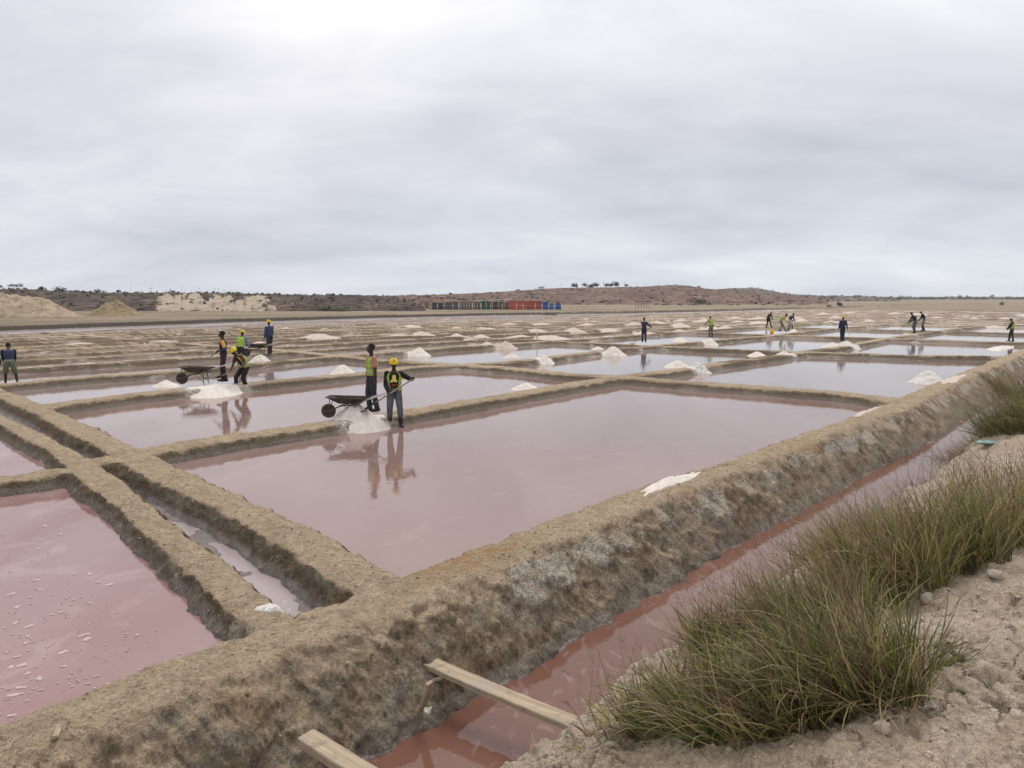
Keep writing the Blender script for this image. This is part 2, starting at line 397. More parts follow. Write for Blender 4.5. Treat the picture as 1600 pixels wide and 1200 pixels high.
    ec = s.mix(s.step(n0, .42, .62), ec, s.ramp(n3, [(.3, (.44, .335, .23)), (.7, (.66, .54, .40))]))
    cr = s.vor(9, 'DISTANCE_TO_EDGE', s.mix(.12, s.pos, s.noise(5, 3, .5, 0, None, True)))
    crm = s.step(n1, .50, .62); ec = s.mix(s.math('MULTIPLY', s.math('MULTIPLY', s.step(cr, .03, .0), .4), crm), ec, (.15, .115, .085))
    col = s.mix(emb, col, ec)
    # plain: straw coloured flats
    pv = s.mapping(s.pos, (.035, .30, 1), R(6)); pn_ = s.noise(1, 5, .65, .3, pv)
    pc = s.ramp(pn_, [(.32, (.095, .072, .045)), (.46, (.20, .155, .100)), (.58, (.30, .24, .155)), (.74, (.42, .325, .225))])
    pc = s.mix(s.math('MULTIPLY', s.step(n1, .52, .66), .5), pc, (.21, .18, .115))
    pc = s.mix(s.math('MULTIPLY', s.attr('canalbank'), .95), pc, (.055, .042, .032))
    col = s.mix(pl, col, pc)
    col = s.mix(s.math('MULTIPLY', dirt, .75), col, s.ramp(n2, [(.3, (.31, .265, .24)), (.7, (.48, .425, .39))]))
    col = s.mix(s.math('MULTIPLY', stain, s.step(n2, .38, .6)), col, (.42, .25, .12))
    wet = s.step(hw, .05, .0)
    col = s.mix(s.math('MULTIPLY', wet, .35), col, s.mix(1, col, (.55, .5, .48), 'MULTIPLY'))
    rough = s.math('SUBTRACT', .92, s.math('MULTIPLY', wet, .45))
    nb = s.bump(n2, .8, .07); nb = s.bump(n3, 1, .05, nb); nb = s.bump(fib2, 1, .04, nb); nb = s.bump(n4, 1, .014, nb)
    nb = s.bump(s.math('MULTIPLY', s.math('MULTIPLY', s.step(cr, .0, .05), emb), crm), .6, .012, nb)
    return s.fin(col, rough, nb, Specular_IOR_Level=.25)
def m_water(name, c1, c2, rough=.03, wisps=.0, streak=.35, scum=0.):
    s = NT(name)
    v = s.mapping(s.pos, (.32, .11, 1), R(-49)); n = s.noise(1, 4, .5, .8, v); n2 = s.noise(.9, 5, .6, 1.5)
    col = s.mix(s.step(n, .35, .65), c1, c2)
    col = s.mix(s.math('MULTIPLY', s.step(n2, .55, .75), streak), col, tuple(min(1, x*1.25) for x in c2))
    if wisps:
        w = s.noise(2.6, 6, .62, 2.2, s.mapping(s.pos, (1.3, .6, 1), R(-49)))
        col = s.mix(s.math('MULTIPLY', s.step(w, .56, .66), wisps), col, (.50, .40, .37))
        rough = s.math('ADD', rough, s.math('MULTIPLY', s.step(w, .56, .66), .10*wisps))
    if scum:
        w = s.noise(.7, 5, .6, 1.2)
        col = s.mix(s.math('MULTIPLY', s.step(w, .50, .64), scum), col, (.60, .49, .46))
        rough = s.math('ADD', rough, s.math('MULTIPLY', s.step(w, .50, .64), .25*scum))
    h = s.noise(5.5, 3, .5, .4); h2 = s.noise(1.1, 2, .5, .2)
    nb = s.bump(h, .38, .005); nb = s.bump(h2, .25, .012, nb)
    return s.fin(col, rough, nb, IOR=1.40, Specular_IOR_Level=.5)
def m_salt(name, c, grey=0.):
    s = NT(name); v = s.tc.outputs['Object']
    n = s.noise(6, 5, .6, 0, v); n2 = s.noise(40, 4, .65, 0, v)
    col = s.ramp(n, [(.3, tuple(x*.84 for x in c)), (.65, c)])
    if grey: col = s.mix(s.math('MULTIPLY', s.step(s.noise(14, 4, .7, .5, v), .50, .66), grey), col, (.30, .27, .235))
    nb = s.bump(n2, .7, .02); nb = s.bump(s.noise(9, 4, .6, 0, v), .6, .05, nb)
    return s.fin(col, .85, nb, Specular_IOR_Level=.25)
M = {}
M['ground'] = m_ground()
M['w_main'] = m_water('pink_brine', (.225, .142, .120), (.265, .180, .157), .02)
M['w_left'] = m_water('rose_brine', (.235, .120, .105), (.285, .180, .165), .03, 0, .3, .15)
M['w_far'] = m_water('grey_brine', (.22, .155, .135), (.265, .20, .18), .045)
M['w_pale'] = m_water('pale_brine', (.40, .28, .25), (.54, .42, .38), .10, 0, .5, .8)
M['w_chan'] = m_water('red_brine', (.15, .070, .048), (.185, .095, .070), .04, .16)
M['w_ditch'] = m_water('muddy_brine', (.27, .215, .20), (.35, .29, .275), .22, .4)
M['w_canal'] = m_water('canal_water', (.46, .40, .375), (.52, .46, .43), .12)
M['salt'] = m_salt('salt_white', (.74, .665, .58), .30)
M['salt_grey'] = m_salt('salt_dirty', (.70, .66, .60), .8)
M['salt_far'] = m_salt('salt_cream', (.60, .50, .415), .45)

# ------------------------------------------------------------------ the ground sheet
HEAPS = []   # filled below, needed here for salt bloom around them
def H_(u, v, w, h, m='salt', gr=None, label=None, lift=.0, seg=0):
    HEAPS.append(dict(p=at(u, v, lift), w=w, h=h, m=m, label=label, gr=gr))
H_(556, 668, 1.60, .66, 'salt', label='big fresh salt heap under the wheelbarrow beside the two standing workers')
H_(336, 616, 1.95, .36, 'salt', label='wide low white salt heap in the water in front of the bending shoveller')
H_(407, 571, 1.25, .55, 'salt', label='rounded salt heap behind the bending shoveller in yellow helmet', lift=.0)
H_(260, 604, 1.05, .25, 'salt', label='small flat salt heap left of the middle wheelbarrow')
H_(536, 584, 1.15, .42, 'salt', label='white salt heap behind the bank, left of the bareheaded vest wearer')
H_(655, 556, 1.35, .48, 'salt', label='pointed salt heap at the water edge right of the yellow helmet worker')
H_(823, 609, 1.1, .26, 'salt', label='low salt mound behind the bank nearest the main pan, centre')
H_(799, 559, .85, .26, 'salt', label='little salt heap left of a taller one, on the bank centre')
H_(848, 568, 1.2, .50, 'salt', label='conical salt heap reflected in the middle pan, next to a little heap')
H_(958, 556, 1.35, .56, 'salt', label='conical salt heap on bank in front of the raking worker')
H_(934, 546, .8, .2, 'salt', label='tiny salt heap just behind a conical one left of the raking worker')
H_(1058, 574, 1.15, .34, 'salt', label='smooth salt heap at left of a dirty mesh-textured one on the long bank')
H_(1088, 583, 1.1, .52, 'salt_grey', label='dirty grey salt heap spilling into the right-hand pan')
H_(1108, 539, 1.25, .50, 'salt', label='salt heap at the feet of the white-capped worker in yellow vest')
H_(1062, 533, 1.2, .28, 'salt', label='flat salt heap between the raking worker and the white-capped worker')
H_(1183, 557, 1.15, .28, 'salt', label='low white salt heap at the right end of the middle pan')
H_(1225, 560, 1.15, .42, 'salt_grey', label='greyish salt heap at the junction of two banks, right of centre')
H_(1300, 543, 1.25, .36, 'salt', label='white salt heap just below the navy-shirted worker with stick')
H_(1322, 545, 1.7, .52, 'salt_grey', label='large streaky salt heap in front of the navy-shirted worker with stick')
H_(1450, 598, 1.45, .50, 'salt_grey', label='grey-white salt heap in the right pan against the big bank')
H_(1240, 521, 1.4, .42, 'salt', label='white salt heap beside the two stooping workers')
H_(1046, 759, .0, .0)
H_(735, 545, 1.5, .25, 'salt_far', label='cream salt spread at the pan edge, second heap left of a pointed one')
H_(790, 545, 1.4, .5, 'salt_far', label='cream pointed salt heap at back edge of the far centre pan')
H_(762, 541, 1.5, .3, 'salt_far', label='low cream salt heap between a spread and a pointed heap at pan back')
H_(1416, 527, 1.7, .35, 'salt_far', label='rough salt heap on the bank under the pair of workers at right')
HEAPS = [h for h in HEAPS if h['w'] > 0]
rs = random.Random(11)
# rows of heaps on the further banks (pixel row, start, end, step, width, height)
for v, u0, u1, du, w, h, lab in ((540, 130, 480, 130, 2.2, .25, 'flat cream salt heap among mud rows behind the left workers'),
        (530, 505, 560, 60, 2.0, .4, 'rough salt heap on mud far behind the bareheaded vest wearer'), (530, 628, 790, 42, 1.8, .45, 'salt heap in the evenly spaced row left of centre, far pans'),
        (520, 840, 980, 50, 2.0, .40, 'cream salt heap in the row left of the raking worker'), (531, 815, 905, 60, 2.3, .3, 'wide salt heap behind the far centre pan'),
        (517, 450, 560, 70, 2.0, .25, 'thin salt heap near the canal side, behind the blue shirted worker'), (514, 640, 820, 75, 2.0, .3, 'small salt heap in the back row below the camp'),
        (510, 800, 1000, 62, 2.3, .4, 'small salt heap in the row below the fence posts'), (513, 1065, 1170, 48, 2.2, .4, 'salt heap in the row behind the white-capped worker'),
        (521, 1000, 1100, 60, 1.8, .3, 'salt heap between the raking worker and the white-capped one'), (504, 1030, 1180, 40, 2.3, .4, 'tiny salt heap in the rows left of the stooping trio'),
        (498, 1150, 1300, 48, 2.6, .4, 'tiny salt heap in the rows behind the stooping trio'), (503, 1250, 1400, 62, 2.3, .35, 'tiny salt heap behind the navy jacketed worker'),
        (499, 1460, 1600, 70, 2.3, .3, 'faint salt heap in the far rows at the right'), (491, 1280, 1460, 52, 2.8, .4, 'faintest salt heap in the last rows right of the hills'),
        (512, 1500, 1600, 68, 2.0, .3, 'low salt heap left of the white helmeted worker'), (571, 130, 200, 80, 1.6, .18, 'crusty salt patch on mud beyond the narrow left pan')):
    u = u0; k_ = 0; ORD = ['first', 'second', 'third', 'fourth', 'fifth', 'sixth', 'seventh', 'eighth', 'ninth', 'tenth']
    while u < u1:
        H_(u+rs.uniform(-8, 8), v+rs.uniform(-2, 2), w*rs.uniform(.7, 1.15), h*rs.uniform(.7, 1.15), 'salt_far', 'heaps: '+lab, ORD[k_]+' from left: '+lab); k_ += 1
        u += du*rs.uniform(.7, 1.3)

def build_ground():
    # radii: dense close by, coarser with distance
    rr = [0.02, .5, 1.0, 1.5, 1.9]; r = 2.2
    while r < 290:
        rr.append(r)
        k = .0033 if r < 12 else (.0033+(min(r, 60)-12)/48*.0022 if r < 60 else .0048 if r < 150 else .008)
        r += r*k
    while r < 2600: rr.append(r); r *= 1.06
    rr.append(2600.)
    rr = np.array(rr)
    th = np.concatenate([np.linspace(-180, -60, 40)[:-1], np.linspace(-60, -37, 30)[:-1], np.linspace(-36, 36, 620), np.linspace(37, 60, 30)[1:], np.linspace(60, 180, 40)[1:-1]])
    th = np.radians(th); nr, nth = len(rr), len(th)
    RR, TT = np.meshgrid(rr, th, indexing='ij')
    X = RR*np.sin(TT); Y = RR*np.cos(TT)
    z, emb, plain, inc, ind = ground(X, Y)
    P = np.stack([X, Y, z], -1)
    gu = np.empty_like(P); gu[1:-1] = P[2:]-P[:-2]; gu[0] = P[1]-P[0]; gu[-1] = P[-1]-P[-2]
    gv = np.roll(P, -1, 1)-np.roll(P, 1, 1)
    n = np.cross(gv, gu); n /= np.maximum(np.linalg.norm(n, axis=-1, keepdims=True), 1e-9)
    n *= np.sign(n[..., 2:3])
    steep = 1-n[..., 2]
    # crumbly relief pushed out along the surface normal on near banks
    m = (rr > 2) & (rr < 30); i1 = np.argmax(rr >= 30)
    Q = P[:i1]; nn = n[:i1]
    sl = np.clip(steep[:i1]*2.2, 0, 1)
    dsp = pn3(Q[..., 0]*4, Q[..., 1]*4, Q[..., 2]*5)*.05*sl+pn3(Q[..., 0]*11+3, Q[..., 1]*11, Q[..., 2]*13)*.030*(.25+.75*sl)
    dsp += pn3(Q[..., 0]*28+3, Q[..., 1]*28, Q[..., 2]*30)*.014*(.3+.7*sl)
    mid0 = interp(BANKS[0][0], 0, to_ab(X[:i1], Y[:i1])[0]); fb = sl*(np.abs(to_ab(X[:i1], Y[:i1])[1]-mid0+.5) < .7)
    dsp += fb*(.06*pn3(Q[..., 0]*1.7, Q[..., 1]*1.7, Q[..., 2]*2)-.05*np.abs(pn3(Q[..., 0]*6+8, Q[..., 1]*6, Q[..., 2]*5)))
    dsp *= (Q[..., 2] > -.58)*(1-sst(20, 30, RR[:i1]))
    P[:i1] += nn*dsp[..., None]
    hw = P[..., 2].copy()
    a, b = to_ab(X, Y)
    hw = np.where(inc, hw+.45, hw); hw = np.where(ind, hw+.06, hw)
    hw = np.where(plain > .5, 1., hw)
    big = np.where(inc | (np.abs(b-interp(BANKS[0][0], 0, a)) < 1.0), 1., 0.)
    ditch = np.where(ind, 1-sst(-.02, .05, P[..., 2]), 0)
    salt = np.zeros_like(hw)
    for h in HEAPS:
        d = np.hypot(X-h['p'].x, Y-h['p'].y); salt = np.maximum(salt, 1.1*(1-sst(h['w']*.3, h['w']*1.1, d)))
    mid = interp(BANKS[0][0], 0, a)
    face = np.where(inc & (b < mid-.3) & (b > mid-1.1), 1, 0)*sst(.25, .7, P[..., 2]+.55)
    salt = np.maximum(salt, face*(.66+.5*pn(a*.5+2, b*.2)+.45*pn(a*2.2, b*1.5))*sst(-1.5, .5, a)+face*.35*(1-sst(-1.5, .5, a))*(1+pn(a*2, b*2)))
    salt = salt-.1
    st = 1-sst(.2, .75, np.hypot((a+.0)*.55, (b+.95)*1.6)); st = np.maximum(st, .5*(1-sst(.1, .35, np.hypot(a-4.4, (b+1.35)*1.4))))
    st = np.maximum(st, .4*(1-sst(.05, .2, np.hypot(a+3.2, b+1.65))))
    st = np.maximum(st, .6*(1-sst(.1, .4, np.hypot((a-9.3)*.5, b+1.4))))
    dcc = b-interp(CANAL, 0, a)+fbm(a*.12, b*.12, 2)*1.2
    V = P.reshape(-1, 3)
    i = np.arange(nr-1)[:, None]; j = np.arange(nth)[None, :]; jn = (j+1) % nth
    F = np.stack([i*nth+j, (i+1)*nth+j, (i+1)*nth+jn, i*nth+jn], -1).reshape(-1, 4)
    F = F[:, ::-1]
    o = mesh_np('ground', V, F, M['ground'], attrs=dict(canalbank=sst(3.5, 4.1, dcc)*(1-sst(4.7, 5.6, dcc)), big=big, farpan=sst(20, 40, np.hypot(X, Y)), hw=hw, emb=emb*(1-sst(0, .9, np.where(inc, np.maximum(-1.0-b, 0), 0)*0)), plain=plain, salt=salt, stain=st, steep=np.where(plain > .5, 0, steep*(1+3.2*sst(22, 85, RR))), ditch=ditch))  # steep is raised with distance so far bank sides keep their painted-in shade
    tag(o, kind='structure')
build_ground()

# ------------------------------------------------------------------ water, one sheet per pan
def sheet(name, pts, z, m, inab=True, sub=1):
    vs = [(*(to_xy(*p) if inab else p), z) for p in pts]
    bm = bmesh.new(); f = bm.faces.new([bm.verts.new(v) for v in vs]); bm.normal_update()
    if f.normal.z < 0: bmesh.ops.reverse_faces(bm, faces=bm.faces)
    return tag(bm_obj(name, bm, M[m]), kind='structure')
def seg(pts, i, lo, hi, rev=False):
    q = [p for p in pts if lo <= p[i] <= hi]; q.sort(key=lambda p: p[i]); return q[::-1] if rev else q
D1, A_, I_, D_, C_, B_, H2, F_ = [BANKS[i][0] for i in range(8)]
def cell(bot, right, top, left, z, m):
    """closed outline from four bank centre lines (each a list of (a,b))"""
    sheet('water', bot+right+top+left, z, m)
sheet('water', [(-1,-1.1),(4,-1.05),(9,-1.12),(18.6,-1.15),(19.5,1.3),(19.2,5.8),(19.1,9.5),(15,9.25),(12,9),(9,8.8),(6,8.75),(3,8.85),(.6,8.7),(-.03,7.2),(-.33,5),(-.62,2.5),(-.98,0)], 0, 'w_main')
sheet('water', [(.1,8.4),(.6,8.7),(3,8.85),(6,8.75),(9,8.8),(12,9),(15,9.25),(19.1,9.5),(18.7,12),(19.2,15),(18.9,18.4),(16.2,18.9),(13.4,18.3),(8,18.2),(4,18.1),(1.2,17.2),(.85,14),(.4,9.8)], .002, 'w_main')
sheet('water', [(1.2,17.2),(4,18.1),(8,18.2),(13.4,18.3),(16.2,18.9),(18.6,18.2),(18.3,22),(18,26.6),(15,26.2),(11,25),(7,25),(2,24.4),(1.3,18)], .004, 'w_far')
sheet('water', [(19.1,9.5),(24,9.25),(28,9.4),(33,9.2),(37.3,9.2),(36.8,12),(36.5,15),(36.6,18.4),(33.6,18.6),(28.2,18.1),(24.5,17.6),(21.6,17.4),(18.7,18.2),(19.2,15),(18.7,12)], .006, 'w_far')
sheet('water', [(19.2,-1.1),(26,-.85),(33,-.7),(41,-.6),(40.3,1),(38.9,3),(38.4,6),(37.3,9.2),(33,9.2),(28,9.4),(24,9.25),(19.1,9.5),(19.2,5.8),(19.5,1.3)], -.002, 'w_far')
sheet('water', [(18.6,18.2),(21.6,17.4),(24.5,17.6),(28.2,18.1),(33.6,18.6),(36.6,18.5),(37,26.7),(28,27),(18.4,26.6),(18.3,22)], .003, 'w_far')
sheet('water', [(-60,-2.2),(-20,-1.6),(-6,-1.35),(-2.35,-1.2),(-2.2,0),(-1.87,2),(-1.5,4.5),(-1.25,8.0),(-3,8.2),(-6,8.1),(-20,8.4),(-60,8.4)], .0, 'w_left')
sheet('water', [(-1.25,8.05),(-.72,10),(-.3,17.2),(-4,17.4),(-20,17.2),(-60,17.2),(-60,8.4),(-6,8.1),(-3,8.2)], .002, 'w_left')
sheet('water', [(-.3,17.2),(.6,26.4),(-4,26.2),(-20,26.4),(-60,26),(-60,17.2),(-4,17.4)], .004, 'w_pale')
sheet('water', [(-1.0,-1.2),(-.98,0),(-.62,2.5),(-.33,5),(-.03,7.2),(.4,9.8),(.85,14),(1.3,18),(2,26),(3.2,50),(4.2,70),(3,70),(2,50),(.7,26),(.05,18),(-.35,14),(-.72,10),(-1.2,7.3),(-1.5,4.5),(-1.87,2),(-2.22,0),(-2.3,-1.2)], -.06, 'w_ditch')
sheet('water', [(a, b) for a, b in D1]+[(210,0),(70,-2.4),(19,-4),(0,-4.6),(-60,-5.6)], -.45, 'w_chan')
# rows beyond
br = [26.8]+[b for b, _ in USTEP]+[70.5]
ar = [2.5, 18.5, 37]+VSTEP
rw = random.Random(3)
for i in range(len(br)-1):
    for j in range(len(ar)-1):
        m = 'w_far' if rw.random() < (.25+.3*(ar[j] > 60)) else 'w_pale'
        sheet('water', [(ar[j], br[i]), (ar[j+1], br[i]), (ar[j+1], br[i+1]), (ar[j], br[i+1])], .002*((i+j) % 3), m)
    sheet('water', [(-60, br[i]), (1, br[i]), (1, br[i+1]), (-60, br[i+1])], .003*(i % 2), 'w_pale')
for (b0, b1) in ((.5, 9.4), (9.4, 18.5), (18.5, 26.8)):
    for j in range(2, len(ar)-1):
        m = 'w_far' if ar[j] < 80 or rw.random() < .3 else 'w_pale'
        sheet('water', [(ar[j]+1.5*(b0 < 1), b0), (ar[j+1], b0), (ar[j+1], b1), (ar[j], b1)], .001+.002*(j % 3), m)
sheet('water', [(a, b-4.6) for a, b in CANAL]+[(a, b+4.4) for a, b in CANAL[::-1]], .01, 'w_canal')

# ------------------------------------------------------------------ hills, plateau and far ground
def m_hill(name, lo, mid, hi, scrub, cliff=None, sc=1.):
    s = NT(name); v = s.mapping(s.pos, (.05*sc, .035*sc, .12*sc)); n = s.noise(1, 6, .68, .6, v); n2 = s.noise(.32*sc, 5, .7)
    c = s.ramp(n, [(.3, lo), (.5, mid), (.72, hi)])
    c = s.mix(s.math('MULTIPLY', s.step(n2, .48, .56), .85), c, scrub)
    if cliff:
        k = s.attr('cliff'); n3 = s.noise(.30, 6, .7, .9, s.mapping(s.pos, (1, .4, .8)))
        f = s.step(s.math('ADD', k, s.math('MULTIPLY', s.math('SUBTRACT', n3, .5), 1.7)), .45, .62)
        c = s.mix(f, c, s.ramp(s.noise(.5, 4, .6), [(.35, tuple(x*.75 for x in cliff)), (.6, cliff)]))
    return s.fin(c, .95, s.bump(n2, 1, .8), Specular_IOR_Level=.1)
M['hill'] = m_hill('dry_hillside', (.085, .052, .042), (.185, .115, .085), (.29, .20, .145), (.055, .042, .032))
M['hill_grey'] = m_hill('rocky_hillside', (.105, .085, .068), (.17, .135, .11), (.30, .26, .225), (.06, .055, .04), None, 1.6)
M['plateau'] = m_hill('scrub_escarpment', (.050, .038, .033), (.115, .082, .063), (.20, .15, .105), (.032, .027, .024), (.44, .36, .27), 2.)
M['far_land'] = m_hill('far_land', (.07, .07, .05), (.10, .09, .06), (.18, .15, .11), (.04, .05, .035), None, .6)
def ridge(name, prof_px, Y0, Yr, Y1, mat, z0=-.1, steepness=1., nu=520, nv=70, rough=.5, cliff=None, back=1.):
    us = [p[0] for p in prof_px]; vs = [p[1] for p in prof_px]
    u = np.linspace(us[0], us[-1], nu)
    tt = np.linspace(0, 1, nv)
    Yv = np.where(tt < .7, Y0+(Yr-Y0)*(tt/.7), Yr+(Y1-Yr)*(tt-.7)/.3)
    U, Yg = np.meshgrid(u, Yv, indexing='ij')
    X = (U-800)/FOC*Yg
    top = (HZ-np.interp(U, us, vs))/FOC*Yr+CAM_H
    s = np.clip((Yg-Y0-rough*8*fbm(X*.03, Yg*.0+1, 3))/(Yr-Y0), 0, 1)
    sh = np.where(s < 1, 1-(1-s)**steepness if steepness > 1 else s*s*(3-2*s)*.6+s*.4, 1)
    bk = np.where(Yg > Yr, (Yg-Yr)/(Y1-Yr), 0)
    Z = z0+(top-z0)*sh*(1-back*bk*bk*.9)
    Z = Z+rough*(fbm(X*.035, Yg*.02, 4)*2.2+fbm(X*.15, Yg*.09, 3)*.7)*np.sin(np.pi*np.clip(s, 0, 1))*.9
    Z += rough*fbm(X*.4, Yg*.3, 3)*.35
    Z = np.where((s <= 0), z0-.8, Z)
    i = np.arange(nu-1)[:, None]; j = np.arange(nv-1)[None, :]
    F = np.stack([i*nv+j, (i+1)*nv+j, (i+1)*nv+j+1, i*nv+j+1], -1).reshape(-1, 4)
    at_ = {}
    if cliff:
        k = np.zeros_like(Z)
        for a0, a1, s0, s1, w in cliff:
            k = np.maximum(k, w*sst(a0-22, a0+14, U+9*pn(s*3, U*.05))*(1-sst(a1-16, a1+20, U+14*pn(s*3+5, U*.05)))*sst(s0-.08, s0+.05, s)*(1-sst(s1-.22, s1+.16, s+.5*pn(U*.06, s*1.5)+.25*pn(U*.2, s*3))))
        at_['cliff'] = k
    return tag(mesh_np(name, np.stack([X, Yg, Z], -1).reshape(-1, 3), F, mat, attrs=at_), kind='structure')
ridge('hill', [(480,464),(560,463),(640,461.5),(700,460),(760,457.5),(800,455),(840,452),(880,450),(960,449),(1000,448.5),(1030,446.5),(1052,445.5),(1075,447),(1100,451),(1140,455),(1190,459),(1240,463),(1290,465)], 330, 560, 760, M['hill'], nu=500, rough=.9)
ridge('hill', [(1040,463),(1090,454),(1110,452.5),(1130,451.5),(1150,450.5),(1180,450),(1195,453),(1215,457),(1240,460),(1280,462),(1340,463),(1400,465)], 620, 760, 950, M['hill_grey'], nu=260, rough=1.1)
ridge('hill', [(-900,448),(-300,450),(-40,451.5),(40,452.5),(100,455.5),(180,457.5),(260,457.5),(330,458),(420,459.5),(470,461),(560,462),(600,463.5),(630,467),(655,475),(675,487)], 178, 214, 330, M['plateau'], nu=700, nv=60, rough=.45, steepness=2.2, back=0.05,
      cliff=[(250,340,.04,.70,.80),(325,390,.0,.55,.70),(385,418,.02,.85,.85),(70,150,.45,.8,.30),(410,440,.0,.25,.6)])
ridge('hill', [(400,462),(440,463),(500,463.3),(600,463.5),(670,464.5),(720,467),(780,472),(840,478),(890,484)], 200, 250, 330, M['hill'], nu=300, nv=40, rough=.4)
ridge('hill', [(1180,463.5),(1300,463.2),(1400,464),(1500,463.5),(1600,463.8),(2300,463)], 1250, 1400, 2200, M['far_land'], nu=200, nv=24, rough=.8)

# mounds of dug earth on the left
def m_mound(name, a, b, c):
    s = NT(name); v = s.tc.outputs['Object']; n = s.noise(.9, 6, .68, .4, v); n2 = s.noise(4, 4, .7, 0, v)
    col = s.ramp(s.math('ADD', s.math('MULTIPLY', n, .6), s.math('MULTIPLY', n2, .4)), [(.38, a), (.5, b), (.62, c)])
    return s.fin(col, .95, s.bump(n2, 1, .12), Specular_IOR_Level=.1)
M['sand'] = m_mound('pale_sand', (.19, .145, .095), (.34, .27, .18), (.45, .365, .255))
M['brown_sand'] = m_mound('brown_sand', (.13, .095, .05), (.26, .195, .11), (.36, .285, .18))
def cone_mesh(w, h, seed, power=1.05, n=26, m=12, rough=.06, sx=1., flat=.0, skirt=1.15):
    rg = np.random.RandomState(seed); t = np.linspace(0, 1, m)**.9
    a = np.linspace(0, 2*np.pi, n, endpoint=False)
    T, A = np.meshgrid(t, a, indexing='ij')
    ox = rg.uniform(0, 90)
    rad = w/2*skirt*T*(1+.13*np.cos(A*2+ox)+.10*pn(np.cos(A)*1.3+ox, np.sin(A)*1.3))
    X = rad*np.cos(A)*sx; Y = rad*np.sin(A)
    z = h*(1-T**power)
    z = z-h*.10*np.exp(-(T/.16)**2)
    z = np.where(T > .75, z*1.0+0*T, z)
    z = z-(T > .999)*.12-.04*T
    z = z+h*rough*fbm(X/w*5+ox, Y/w*5, 3)*3*(1-T)*(T+.3)+h*rough*pn(X/w*14+ox, Y/w*14)*.8*(1-T)
    V = np.stack([X, Y, z], -1).reshape(-1, 3)
    i = np.arange(m-1)[:, None]; j = np.arange(n)[None, :]; jn = (j+1) % n
    F = np.stack([i*n+j, (i+1)*n+j, (i+1)*n+jn, i*n+jn], -1).reshape(-1, 4)
    return V, F
def mound(name, u, v, Y, w, h, mat, label, cat, seed, sx=1, rough=.08, power=1.0):
    p = aty(u, v, Y); V, F = cone_mesh(w, h, seed, power, 60, 34, rough, sx)
    o = mesh_np(name, V, F, mat); o.location = p; return tag(o, label, cat)
mound('sand_heap', 180, 494, 135, 7.6, 3.0, M['brown_sand'], 'steep brown conical heap of dug earth in front of the dark escarpment', 'sand heap', 4, 1, .14)
mound('sand_heap', 22, 498, 128, 17, 3.9, M['sand'], 'big pale sand heap at the far left edge, lumpy on top', 'sand heap', 9, 1.1, .26, 1.9)
# ------------------------------------------------------------------ salt heaps
for i, h in enumerate(HEAPS):
    p = h['p']; big = h['gr'] is None
    V, F = cone_mesh(h['w'], h['h']*1.12, 20+i, .95 if big else .9, 40 if big else 18, 20 if big else 9, .09 if h['m'] == 'salt' else .13, 1.0 if big else 1.35)
    ca, sa = math.cos(R(35)), math.sin(R(35)); V = np.stack([V[:, 0]*ca-V[:, 1]*sa, V[:, 0]*sa+V[:, 1]*ca, V[:, 2]], -1)
    oz = 0. if big else max(0, gz(p.x, p.y)-.10)
    g_ = ground(V[:, 0]+p.x, V[:, 1]+p.y, False)[0]-oz; rr_ = np.hypot(V[:, 0], V[:, 1])/(h['w']/2*1.1)
    V[:, 2] = np.maximum(V[:, 2], g_+.05*(1-rr_**2)-.02+.012*pn(V[:, 0]*9, V[:, 1]*9))
    o = mesh_np('salt_heap', V, F, M[h['m']]); o.location = (p.x, p.y, oz)
    tag(o, h['label'] or 'small pale salt heap among the distant rows of pans', 'salt heap', h['gr'])
def spread(u, v, z, L_, Wd, ang, mat, label, h=.05, seed=1):
    p = on_ground(u, v, -.45 if z < -.1 else -.1 if z < .28 and seed == 8 else 0); rg = np.random.RandomState(seed); n, m = 60, 12
    a = np.linspace(0, 2*np.pi, n, endpoint=False); t = np.linspace(0, 1, m); T, A = np.meshgrid(t, a, indexing='ij')
    r = 1+.35*pn(np.cos(A)*1.6+seed*3.3, np.sin(A)*1.6)+.12*pn(np.cos(A)*6+seed, np.sin(A)*6)
    X = T*r*L_/2*np.cos(A); Y = T*r*Wd/2*np.sin(A)
    ca, sa = math.cos(ang), math.sin(ang); Xw = p.x+X*ca-Y*sa; Yw = p.y+X*sa+Y*ca
    Z = np.maximum(ground(Xw, Yw)[0], -.45 if z < -.1 else 0)+h*(1-T**2)*(1+.5*fbm(X*4, Y*4+seed, 3))-.02*(T > .95)
    V = np.stack([Xw, Yw, Z], -1).reshape(-1, 3)-np.array([p.x, p.y, p.z])
    i = np.arange(m-1)[:, None]; j = np.arange(n)[None, :]; jn = (j+1) % n
    F = np.stack([i*n+j, (i+1)*n+j, (i+1)*n+jn, i*n+jn], -1).reshape(-1, 4)
    o = mesh_np('salt_crust', V, F, M[mat]); o.location = p; return tag(o, label, 'salt crust')
spread(1052, 750, .2, 2.0, .34, R(49), 'salt', 'flat white salt spread along the near edge of the main pan', .05, 3)
spread(1352, 643, .15, 2.6, .25, R(49), 'salt_far', 'thin white salt strip at the right corner of the main pan', .03, 5)
spread(1490, 592, .2, 4.5, .5, R(51), 'salt_far', 'white salt strip on the big bank right of the grey heap', .04, 6)
spread(424, 950, .26, .30, .22, .3, 'salt_grey', 'small grey white salt lump on the narrow bank end by the ditch', .05, 8)
spread(1565, 545, .2, 6, 1.2, R(50), 'salt', 'pale salt spread at the right picture edge behind the far worker', .15, 2)

